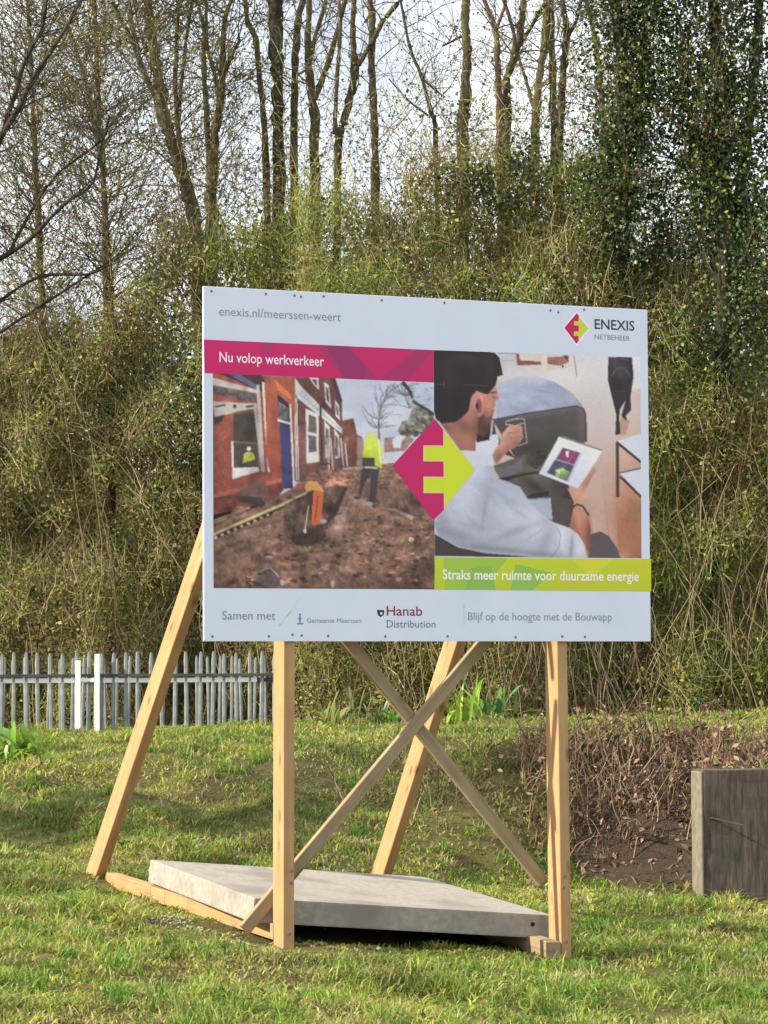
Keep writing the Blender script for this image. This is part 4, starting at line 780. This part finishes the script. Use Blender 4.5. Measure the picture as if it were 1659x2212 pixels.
tree('massive ivy covered tree at the right edge', 35.9, [[(1540, 0, 24), (1555, 200, 28), (1560, 420, 32), (1565, 700, 36)], [(1640, 0, 20), (1620, 250, 22), (1585, 520, 26)], [(1470, 120, 10), (1490, 260, 12), (1535, 420, 16)]], 'bark_dark', 150, 1.3, 'ivy_tree', back=1.6, ivy_r=1.7, zmin=5.3, ivy=27000)
tree('dark slanting tree whose branches sweep in from the left edge', 37, [[(175, 0, 8), (130, 80, 9), (75, 165, 11), (30, 250, 13), (-30, 360, 15), (-70, 520, 18)], [(100, 0, 8), (90, 60, 9), (55, 130, 10), (30, 210, 11), (-5, 320, 12), (-30, 360, 13)], [(260, 240, 5), (222, 300, 6), (200, 395, 7), (140, 440, 8), (60, 520, 10), (-30, 580, 12), (-70, 640, 12)], [(235, 255, 4), (215, 305, 5), (120, 380, 6), (60, 470, 7), (20, 545, 8)], [(270, 545, 4), (200, 590, 5), (80, 600, 7), (-40, 680, 9)], [(300, 500, 3), (255, 550, 4), (120, 640, 6), (-20, 730, 8)]], 'bark_dark', 190, 1.2, zmin=3.8, twcol=(.045, .038, .026))
for k, (lab, Y, px, tw) in enumerate([('twiggy young tree behind the slanting branches at far left', 41, [[(60, 0, 9), (70, 200, 11), (80, 420, 14), (90, 640, 16)]], 210), ('twiggy young tree between far left and the stout leaning tree', 42, [[(205, 0, 8), (212, 200, 10), (225, 420, 13), (230, 640, 15)], [(150, 60, 5), (190, 200, 7), (222, 380, 9)]], 260), ('thin reddish sapling left of the stout leaning tree', 38.5, [[(205, 200, 5), (215, 320, 8), (228, 450, 9), (240, 650, 11)]], 60)]):
    tree(lab, Y, px, 'bark_red' if k == 2 else 'bark', int(tw * 1.1), 1.5, zmin=3.6, buds=2., **LN)

# broad evergreen added out of frame to shade the middle of the bank
q0 = (-10.1, 20.4); root = empty('added_shade_tree', (*q0, float(ground_z(*q0)))); tag(root, 'broad dark evergreen tree added out of view to shade the bank', 'tree')
mm_, _, _ = stem_mesh('trunk', [(q0[0], q0[1], root.location.z - .1, .2), (q0[0] + .05, q0[1], 3, .16), (q0[0], q0[1] + .1, 6, .10), (q0[0], q0[1], 8.6, .03)], 9, 5); o = link('trunk', mm_, M['bark'], root); o.matrix_parent_inverse = Matrix.Translation(-root.location)
nl = 2800; cen = np.array([(q0[0] + random.uniform(-1.0, 1.0), q0[1] + random.uniform(-1.1, 1.1), random.uniform(5.0, 8.2)) for _ in range(26)]); P = cen[rng.integers(0, 26, nl)] + rng.normal(size=(nl, 3)) * .42
sz = rng.uniform(.08, .16, nl); v, f = leaves(P, unit(rng.normal(size=(nl, 3))), sz, sz * .4); o = link('crown', np_mesh('crown', v, [f], np.repeat(np.array([[.03, .06, .02], [.05, .08, .025]])[rng.integers(0, 2, nl)], 4, 0)), M['ivy'], root); o.matrix_parent_inverse = Matrix.Translation(-root.location)

# ------------------------------------------------------------------ thicket of climbers, twigs and small leaves
XS = np.array([-420, -100, 0, 120, 220, 330, 430, 520, 580, 700, 850, 950, 1050, 1200, 1300, 1500, 1659, 2100.]); YS = np.array([760, 740, 730, 690, 620, 540, 470, 440, 420, 430, 440, 410, 340, 330, 420, 480, 470, 450.])
def top_z(X, Y):
    px = X / Y * FPX + 829.5; return CZ + (1460 - np.interp(px, XS, YS)) * 38 / FPX
def front_y(X, z):
    px = X / 36 * FPX + 829.5
    return np.where(px < 640, 36.4, 35.2) + .35 * np.maximum(0, -X - 4.6) + .16 * np.maximum(z - 1, 0) + .8 * (vnoise(X, z, .8, 71) - .5) + .8 * (vnoise(X, z, 2.1, 72) - .5)
def thicket_points(n, depth=1.3, over=.9, seed=0):
    g = np.random.default_rng(seed); X = g.uniform(-7.6, 7.6, n); tz = top_z(X, 38) - .2 + over * (vnoise(X, X * 0, 1.7, 73) - .4)
    u = g.uniform(0, 1, n); z = .7 + (tz - .7) * u + np.where(g.random(n) < .16, np.abs(g.normal(size=n)) * over, 0)
    Y = front_y(X, z) + g.exponential(depth, n); gz = ground_z(X, Y); z = np.maximum(z, gz + .02)
    hole = .55 * vnoise(X, z, 1.5, 75) + .45 * vnoise(X, z, 3.7, 76); ok = g.random(n) < sstep(.22, .50, hole) + .12; return np.stack([X, Y, z], 1)[ok]
PALT = np.array([[.23, .25, .055], [.28, .28, .07], [.28, .24, .10], [.18, .13, .06], [.09, .14, .03], [.32, .40, .07], [.36, .31, .17]])
def thicket_cols(P, g):
    n1 = vnoise(P[:, 0], P[:, 2], .9, 81); n2 = vnoise(P[:, 0], P[:, 2], 2.4, 82); rt = sstep(-.5, 2.0, P[:, 0])
    w = np.stack([1 + 0 * n1, .9 + 0 * n1, .9 - .5 * rt + n1 * .4, .55 + .8 * (n1 > .62), .9 + 2.4 * rt * (n2 > .42), .30 + 2.6 * (n2 > .62) * (.35 + rt), .22 + 0 * n1], 1)
    c = np.cumsum(w, 1); c /= c[:, -1:]; k = (g.random(len(P))[:, None] > c).sum(1); return PALT[k] * g.uniform(.75, 1.5, (len(P), 1))
g = np.random.default_rng(5)
P = thicket_points(255000, .7, .8, 1); nb_ = 100000; Pb = thicket_points(nb_, .5, .6, 3); nb_ = len(Pb); Pb[:, 1] = g.uniform(40, 46.5, nb_); Pb[:, 2] = ground_z(Pb[:, 0], Pb[:, 1]) + (np.maximum(top_z(Pb[:, 0], 38) * 1.12 - .6, 5) - ground_z(Pb[:, 0], Pb[:, 1])) * g.random(nb_) ** 1.2
P = np.concatenate([P, Pb[:50000]]); dd = unit(g.normal(size=P.shape) + np.array([-.3, -.3, .1])); sz = g.uniform(.03, .085, len(P)) * np.where(P[:, 1] > 40, 1.6, 1); v1, f1 = leaves(P, dd, sz, sz * g.uniform(.2, .42, len(P))); c1 = np.repeat(thicket_cols(P, g), 4, 0)
me = np_mesh('thicket_leaves', v1, [f1], c1)
th = empty('thicket', (0, 36, .9)); tag(th, 'tangled wall of climbers, twigs and small leaves filling the background', 'thicket', kind='stuff')
o = link('foliage', me, M['leaf'], th); o.matrix_parent_inverse = Matrix.Translation((0, -36, -.9)); o['kind'] = 'stuff'
P = thicket_points(43000, .6, 1.3, 2); n = len(P); dd = unit(g.normal(size=(n, 3)) * np.array([.55, .4, .5]) + np.array([0, -.1, .95]))
Pt, Rt = twig_set(P - dd * .2, dd, g.uniform(.25, .85, n), g.uniform(.0035, .009, n), 4, .42, 0); v, f = tubes(Pt, Rt, 3)
pal = np.array([[.25, .23, .085], [.33, .28, .14], [.17, .12, .065], [.46, .39, .25], [.23, .25, .07]])[g.choice(5, n, p=[.33, .25, .22, .08, .12])] * g.uniform(.6, 1.2, (n, 1))
rg = vnoise(P[:, 0], P[:, 2], .7, 85); rg2 = vnoise(P[:, 0], P[:, 2], 1.9, 86); wg = (sstep(.45, .7, rg) * .8)[:, None]; wb_ = (sstep(.55, .75, rg2) * .75)[:, None]
pal = pal * (1 - wg) + np.array([.20, .25, .055]) * g.uniform(.6, 1.3, (n, 1)) * wg; pal = pal * (1 - wb_) + np.array([.16, .105, .06]) * g.uniform(.6, 1.3, (n, 1)) * wb_
o = link('twigs', np_mesh('thicket_twigs', v, [f], np.repeat(pal * 1.2, 12, 0)), M['twig'], th); o.matrix_parent_inverse = Matrix.Translation((0, -36, -.9)); o['kind'] = 'stuff'
nh = 10800; hx = g.uniform(-7.2, 4.6, nh); hp = hx / 40 * FPX + 829.5; keep_h = g.random(nh) < np.where(hp < 510, 1.0, np.where(hp < 1280, .55, .55)); hx = hx[keep_h]; hp = hp[keep_h]; nh = len(hx)
hz = top_z(hx, 38) - 1.2 + g.random(nh) ** np.where(hp < 510, 1.1, 2.2) * np.where(hp < 510, 7.6, 3.6); P = np.stack([hx, g.uniform(37.5, 43, nh), hz], 1); dd = unit(g.normal(size=(nh, 3)) * np.array([.7, .6, .5]) + np.array([0, 0, .75]))
Pt, Rt = twig_set(P, dd, g.uniform(.35, 1.1, nh), g.uniform(.003, .0065, nh), 5, .38, 0); v, f = tubes(Pt, Rt, 3); pal = np.array([[.18, .16, .06], [.22, .19, .085], [.13, .10, .05], [.20, .21, .06]])[g.integers(0, 4, nh)]
nb2 = nh * 4; ib = g.integers(0, nh, nb2); bp_ = Pt[ib, g.integers(1, 5, nb2)] + g.normal(size=(nb2, 3)) * .02; sz = g.uniform(.02, .055, nb2); vb, fb_ = leaves(bp_, unit(g.normal(size=(nb2, 3))), sz, sz * .4); bc_ = np.array([[.22, .23, .05], [.27, .24, .07], [.18, .13, .06]])[g.integers(0, 3, nb2)]
o = link('upper_twigs', np_mesh('upper_twigs', np.concatenate([v, vb]), [f, fb_ + len(v)], np.concatenate([np.repeat(pal, 15, 0), np.repeat(bc_, 4, 0)])), M['twig'], th); o.matrix_parent_inverse = Matrix.Translation((0, -36, -.9)); o['kind'] = 'stuff'
nc = 420; X = g.uniform(-7, 7, nc); X[:150] = g.uniform(.3, 6, 150); Yc = front_y(X, X * 0 + 2) + g.uniform(-.5, .3, nc); zc = ground_z(X, Yc); hh = g.uniform(1.8, 6.4, nc); hh[240:] = g.uniform(6, 9.5, nc - 240); Yc[240:] += 1.2
lean_ = None; K = 12; t = np.linspace(0, 1, K)[None, :]; lx = g.normal(size=nc) * .24; bx = g.normal(size=nc) * .22; ph = g.uniform(0, 6, nc)
Pc = np.stack([X[:, None] + (lx * hh)[:, None] * t + (bx * hh)[:, None] * t ** 3 + .10 * np.sin(ph[:, None] + 7 * t) + .05 * np.sin(2.3 * ph[:, None] + 15 * t), Yc[:, None] + .35 * hh[:, None] * t ** 2 * .4 + .04 * np.cos(ph[:, None] + 6 * t), zc[:, None] + hh[:, None] * (t - .12 * t ** 3)], -1)
Rc = g.uniform(.005, .011, nc)[:, None] * (1 - .7 * t); v, f = tubes(Pc, Rc, 5); pal = np.array([[.26, .20, .12], [.18, .13, .075], [.20, .18, .08], [.12, .085, .05]])[g.integers(0, 4, nc)]
o = link('canes', np_mesh('thicket_canes', v, [f], np.repeat(pal, K * 5, 0), True), M['twig'], th); o.matrix_parent_inverse = Matrix.Translation((0, -36, -.9)); o['kind'] = 'stuff'

# evergreen ivy curtains in the hedge
for lab, px, py, sx_, sz_, cnt in (('dark ivy curtain in the hedge above the right end of the board', 1370, 480, .45, .8, 5200), ('small dark ivy patch in the hedge right of the lone trunk', 1075, 360, .40, .30, 2400), ('narrow ivy patch beside the left edge of the board', 405, 900, .25, .5, 1500)):
    q = at(px, py, 36); yf = float(front_y(np.array([q.x]), np.array([q.z]))[0]); P = np.stack([q.x + g.normal(size=cnt) * sx_, yf + .25 + g.normal(size=cnt) * .3, q.z + g.normal(size=cnt) * sz_], 1); P = P[vnoise(P[:, 0], P[:, 2], 2.6, 77) > .35]; cnt = len(P)
    sz = g.uniform(.035, .075, cnt); v, f = leaves(P, unit(g.normal(size=(cnt, 3)) + np.array([0, -.8, -.5])), sz, sz * .42); pal = np.array([[.02, .04, .014], [.035, .065, .02], [.065, .105, .028], [.14, .18, .045]])[g.choice(4, cnt, p=[.35, .35, .2, .1])]
    o = link('ivy_plant', np_mesh('ivy_plant', v, [f], np.repeat(pal, 4, 0)), M['ivy']); tag(o, lab, 'ivy', kind='stuff')

# ------------------------------------------------------------------ grass
g = np.random.default_rng(21)
n = 405000; Yg = 11.8 + (35.2 - 11.8) * g.random(n) ** 1.25; Xg = g.uniform(-1, 1, n) * (.152 * Yg + .7)
keep = g.random(n) < np.clip((.152 * Yg + .7) / 6.0, 0, 1) * np.clip(26 / Yg, .6, 1.4)
sm = soil_mask(Xg, Yg); keep &= g.random(n) > sm * .97
cl = vnoise(Xg, Yg, 3.1, 91) * .6 + vnoise(Xg, Yg, 7.3, 92) * .4; keep &= g.random(n) < .12 + cl * 1.45
ys = -sY * (Xg - OX) + cY * (Yg - OY); xs = cY * (Xg - OX) + sY * (Yg - OY); under = (xs > -.02) & (xs < 1.84) & (ys > .45) & (ys < 2.3); keep &= ~under
Xg, Yg, cl = Xg[keep], Yg[keep], cl[keep]; n = len(Xg); Zg = ground_z(Xg, Yg)
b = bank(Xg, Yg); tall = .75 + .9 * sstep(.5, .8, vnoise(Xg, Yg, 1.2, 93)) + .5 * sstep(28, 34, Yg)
dr = np.abs(xs[keep] + .06 * ys[keep]); nearrail = (ys[keep] > -.3) & (ys[keep] < 3.3) & (xs[keep] > -.6) & (xs[keep] < .1); infront = (ys[keep] > -.5) & (ys[keep] < .5) & (xs[keep] > -.1) & (xs[keep] < 2)
h = g.uniform(.024, .070, n) * tall * (.25 + 1.7 * cl) * np.where(nearrail, .42, 1) * np.where(infront, .6, 1); lean = g.normal(size=(n, 2)) * .95; an = g.uniform(0, np.pi, n); w = (.0026 + .00018 * Yg) * g.uniform(.7, 1.3, n)
S = np.stack([np.cos(an) * w, np.sin(an) * w, 0 * an], 1); P0 = np.stack([Xg, Yg, Zg - .004], 1); P1 = P0 + np.stack([lean[:, 0] * h * .35, lean[:, 1] * h * .35, h * .6], 1); P2 = P0 + np.stack([lean[:, 0] * h, lean[:, 1] * h, h * (1 - .25 * np.minimum(1, (lean ** 2).sum(1)))], 1)
V = np.stack([P0 - S, P0 + S, P1 + S * .8, P1 - S * .8, P2], 1).reshape(-1, 3); bi = np.arange(n)[:, None] * 5
dry = .5 * vnoise(Xg, Yg, 1.7, 94) + .5 * vnoise(Xg, Yg, 4.3, 95); lush = vnoise(Xg, Yg, .9, 96)
PG = np.array([[.28, .35, .055], [.16, .26, .042], [.42, .44, .095], [.46, .39, .18], [.19, .13, .065]])
wt = np.stack([1 + 0 * dry, .25 + 1.5 * (lush > .58), .65 + .8 * (lush < .45), .16 + 1.5 * sstep(.52, .66, dry) + .45 * (b > .12) * (b < .9), .07 + 1.2 * sstep(.58, .72, dry) + .3 * (b > .12) * (b < .85)], 1); c = np.cumsum(wt, 1); c /= c[:, -1:]
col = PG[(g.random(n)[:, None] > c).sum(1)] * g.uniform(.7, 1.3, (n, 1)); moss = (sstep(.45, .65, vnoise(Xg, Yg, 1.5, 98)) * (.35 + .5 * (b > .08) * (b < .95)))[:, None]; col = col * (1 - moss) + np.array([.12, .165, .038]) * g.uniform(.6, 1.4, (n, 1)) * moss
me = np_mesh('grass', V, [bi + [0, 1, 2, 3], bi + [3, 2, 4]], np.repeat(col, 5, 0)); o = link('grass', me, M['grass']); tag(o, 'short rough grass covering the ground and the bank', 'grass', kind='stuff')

# taller uneven tufts
nt_ = 2400; Yt = 12 + 21 * g.random(nt_) ** 1.3; Xt = g.uniform(-1, 1, nt_) * (.152 * Yt + .6); ys = -sY * (Xt - OX) + cY * (Yt - OY); xs = cY * (Xt - OX) + sY * (Yt - OY)
ok = ~((xs > -.45) & (xs < 1.95) & (ys > -.15) & (ys < 3.2)) & (soil_mask(Xt, Yt) < .5) & (vnoise(Xt, Yt, 1.9, 97) > .42); Xt, Yt = Xt[ok], Yt[ok]; nt_ = len(Xt); kk = 26; size = np.repeat(g.uniform(.6, 1.5, nt_), kk)
bx_ = np.repeat(Xt, kk) + g.normal(size=nt_ * kk) * .035 * size; by_ = np.repeat(Yt, kk) + g.normal(size=nt_ * kk) * .035 * size; n = len(bx_); h = g.uniform(.05, .11, n) * size; lean = g.normal(size=(n, 2)) * .85; w = (.0022 + .00016 * by_); an = g.uniform(0, np.pi, n)
S = np.stack([np.cos(an) * w, np.sin(an) * w, 0 * an], 1); P0 = np.stack([bx_, by_, ground_z(bx_, by_) - .004], 1); P1 = P0 + np.stack([lean[:, 0] * h * .35, lean[:, 1] * h * .35, h * .6], 1); P2 = P0 + np.stack([lean[:, 0] * h, lean[:, 1] * h, h * (1 - .3 * np.minimum(1.5, (lean ** 2).sum(1)))], 1)
V = np.stack([P0 - S, P0 + S, P1 + S * .8, P1 - S * .8, P2], 1).reshape(-1, 3); bi = np.arange(n)[:, None] * 5; tc_ = np.repeat(np.array([[.20, .32, .05], [.30, .37, .07], [.12, .24, .04], [.40, .36, .15]])[g.choice(4, nt_, p=[.34, .3, .2, .16])], kk, 0) * g.uniform(.75, 1.25, (n, 1))
o = link('grass_tufts', np_mesh('grass_tufts', V, [bi + [0, 1, 2, 3], bi + [3, 2, 4]], np.repeat(tc_, 5, 0)), M['grass']); tag(o, 'taller tufts of fresh and straw coloured grass scattered over the verge', 'grass', kind='stuff')

# dead reddish stems on the cut bank
nd = 1320; X = np.concatenate([g.uniform(1.15, 3.6, 1200), g.uniform(-.4, 1.6, 120)]); r_ = sstep(-1.6, 1.7, X); Y0 = 19.9 + 2.3 * r_; Y1 = 28.5 - 4.3 * r_; Yd = Y0 + (Y1 - Y0) * np.concatenate([g.uniform(.1, 1.0, 1200) ** .55, g.uniform(.3, .95, 120)])
ok = ~((X > 2.35) & (Yd < 22.6)); X, Yd = X[ok], Yd[ok]; nd = len(X); Z = ground_z(X, Yd) - .01; hh = g.uniform(.10, .50, nd) * (.5 + vnoise(X, Yd, 2.5, 99)); dd = unit(np.stack([g.normal(size=nd) * .35, g.normal(size=nd) * .35 - .15, 1 + 0 * X], 1))
Pd, Rd = twig_set(np.stack([X, Yd, Z], 1), dd, hh, g.uniform(.003, .008, nd), 5, .25, -.8); v, f = tubes(Pd, Rd, 4); pal = np.array([[.25, .155, .10], [.17, .10, .065], [.36, .28, .17], [.09, .058, .04]])[g.integers(0, 4, nd)]
nl = 3200; il = g.integers(0, nd, nl); pl = Pd[il, g.integers(0, 5, nl)] + g.normal(size=(nl, 3)) * .05; pl[1800:, 1] -= g.uniform(0, 1.0, nl - 1800); pl[1800:, 2] = ground_z(pl[1800:, 0], pl[1800:, 1]) + .01; sz = g.uniform(.03, .09, nl); vl, fl = leaves(pl, unit(g.normal(size=(nl, 3)) + np.array([0, 0, -.3])), sz, sz * .25)
cc = np.concatenate([np.repeat(pal, 20, 0), np.repeat(np.array([[.20, .12, .08], [.13, .085, .055], [.27, .19, .12]])[g.integers(0, 3, nl)], 4, 0)])
o = link('dry_stems', np_mesh('dry_stems', np.concatenate([v, vl]), [f, fl + len(v)], cc), M['twig']); tag(o, 'withered reddish brown stalks and dead leaves on the cut bank', 'dead stalks', kind='stuff')

nf = 700; Yf = 12.5 + 12 * g.random(nf); Xf = g.uniform(-1, 1, nf) * (.152 * Yf + .5); P = np.stack([Xf, Yf, ground_z(Xf, Yf) + g.uniform(.015, .04, nf)], 1); sz = g.uniform(.02, .055, nf); v, f = leaves(P, unit(g.normal(size=(nf, 3)) * np.array([1, 1, .25])), sz, sz * .4, .5)
o = link('fallen_leaves', np_mesh('fallen_leaves', v, [f], np.repeat(np.array([[.20, .12, .06], [.30, .21, .11], [.12, .08, .05], [.45, .42, .34]])[g.choice(4, nf, p=[.4, .3, .25, .05])], 4, 0)), M['leaf']); tag(o, 'small brown fallen leaves scattered in the grass', 'fallen leaves', kind='stuff')

# pale sand and chips spilled beside the left rail
ns_ = 240; px = g.uniform(0, 1, ns_); base = np.array([s2w(-.33 - .25 * a + random.gauss(0, .09), .5 + 2.2 * a + random.gauss(0, .15)) for a in px]); Xs, Ysn = base[:, 0], base[:, 1]; Zs = ground_z(Xs, Ysn) + .010
bm = bmesh.new()
for x_, y_, z_ in zip(Xs, Ysn, Zs):
    r_ = random.uniform(.004, .015); q = bmesh.ops.create_icosphere(bm, subdivisions=1, radius=1)
    for vv in q['verts']: vv.co = Vector((x_ + vv.co.x * r_ * random.uniform(.8, 1.3), y_ + vv.co.y * r_, z_ + vv.co.z * r_ * .55))
o = link('stone_chips', bm_mesh('stone_chips', bm), M['stone']); tag(o, 'pale stone chips spilled in the grass beside the left rail', 'stone chips', kind='stuff')

# ------------------------------------------------------------------ leafy plants
def plant(label, px, py, Y, n, ln, wd, col, spread=.9, group=None, name='leafy_plant', stem=False):
    q = at(px, py, Y); z = float(ground_z(q.x, Y)); root = empty(name, (q.x, Y, z)); tag(root, label, 'plant', group)
    for k in range(n):
        a = random.uniform(0, 6.28); L_ = ln * random.choice([random.uniform(.3, .7), random.uniform(.6, 1.15)]); w_ = wd * random.uniform(.4, 1.0) * (L_ / ln) ** .5; out = spread * random.uniform(.1, 1.1); K = 7; vs = []; cs = []
        bx, by = random.gauss(0, ln * .26), random.gauss(0, ln * .18); turn = random.uniform(-.9, .9); droop = random.uniform(.25, .75); roll = random.uniform(-.8, .8); c0 = np.array(col) * random.uniform(.55, 1.4) * np.array([random.uniform(.8, 1.25), 1, random.uniform(.7, 1.3)])
        for j in range(K):
            t = j / (K - 1); aa = a + turn * t; ca, sa = math.cos(aa), math.sin(aa); rr_ = L_ * out * t * (.6 + .5 * t); zz = L_ * (t * 1.05 - droop * out * t * t - .12 * t ** 3); ww = w_ * (.10 + .9 * math.sin(math.pi * min(1, t * .9 + .07)) ** .8) * (1 if j < K - 1 else .1) * random.uniform(.85, 1.1)
            for s in (-1, 0, 1): vs.append((bx + ca * rr_ - sa * s * ww, by + sa * rr_ + ca * s * ww, zz + s * ww * roll - (.2 * ww if s == 0 else -.15 * ww))); cs.append(c0 * (1.15 if s == 0 else 1) * (.85 + .3 * t))
        F = []
        for j in range(K - 1):
            for s in range(2): i0 = j * 3 + s; F.append((i0, i0 + 1, i0 + 4, i0 + 3))
        link('leaf', np_mesh('leaf', np.array(vs), [np.array(F)], np.array(cs), True), M['broadleaf'], root)
    return root
plant('clump of broad glossy leaves at the left edge below the fence', 30, 1640, 25.6, 50, .55, .055, (.19, .32, .05), 1.0)
plant('small dark rosette behind the left leaning strut', 272, 1800, 21.2, 14, .13, .03, (.04, .10, .02))
plant('tall clump of upright bright leaves against the thicket right of the crossing braces', 1000, 1560, 32.6, 30, .68, .045, (.27, .42, .06), .6)
plant('blue green leafy clump just right of the brightest leaves', 1062, 1555, 32.8, 24, .64, .05, (.11, .26, .09), .65)
for k, (px, py, Y, ln, lab) in enumerate([(690, 1585, 33, .26, 'pale leafy sprout beside the left post at the foot of the thicket'), (735, 1590, 32.5, .34, 'upright pale sprout with long leaves left of the crossing braces'), (800, 1590, 32.6, .30, 'silvery drooping leaves left of the crossing braces'), (845, 1590, 32.4, .20, 'small bright green tuft of leaves below the crossing braces')]):
    plant(lab, px, py, Y, 16, ln * 1.8, .04, [(.17, .22, .05), (.16, .21, .06), (.16, .22, .10), (.12, .26, .03)][k], .75, 'sprouts at the foot of the thicket')
plant('pale leafy tuft on the bank top left of the right post', 1105, 1570, 32, 8, .14, .025, (.20, .24, .10))
plant('white budded sprout on the bank top right of the right post', 1330, 1580, 30.5, 6, .13, .02, (.5, .55, .42), .35)
plant('yellow green tuft on the bank top near the right edge', 1590, 1580, 31.5, 16, .22, .025, (.17, .24, .04))
plant('sapling with a reddish stalk and dry leaves left of the crossing braces', 745, 1560, 33.7, 12, .42, .03, (.16, .06, .04), .5)
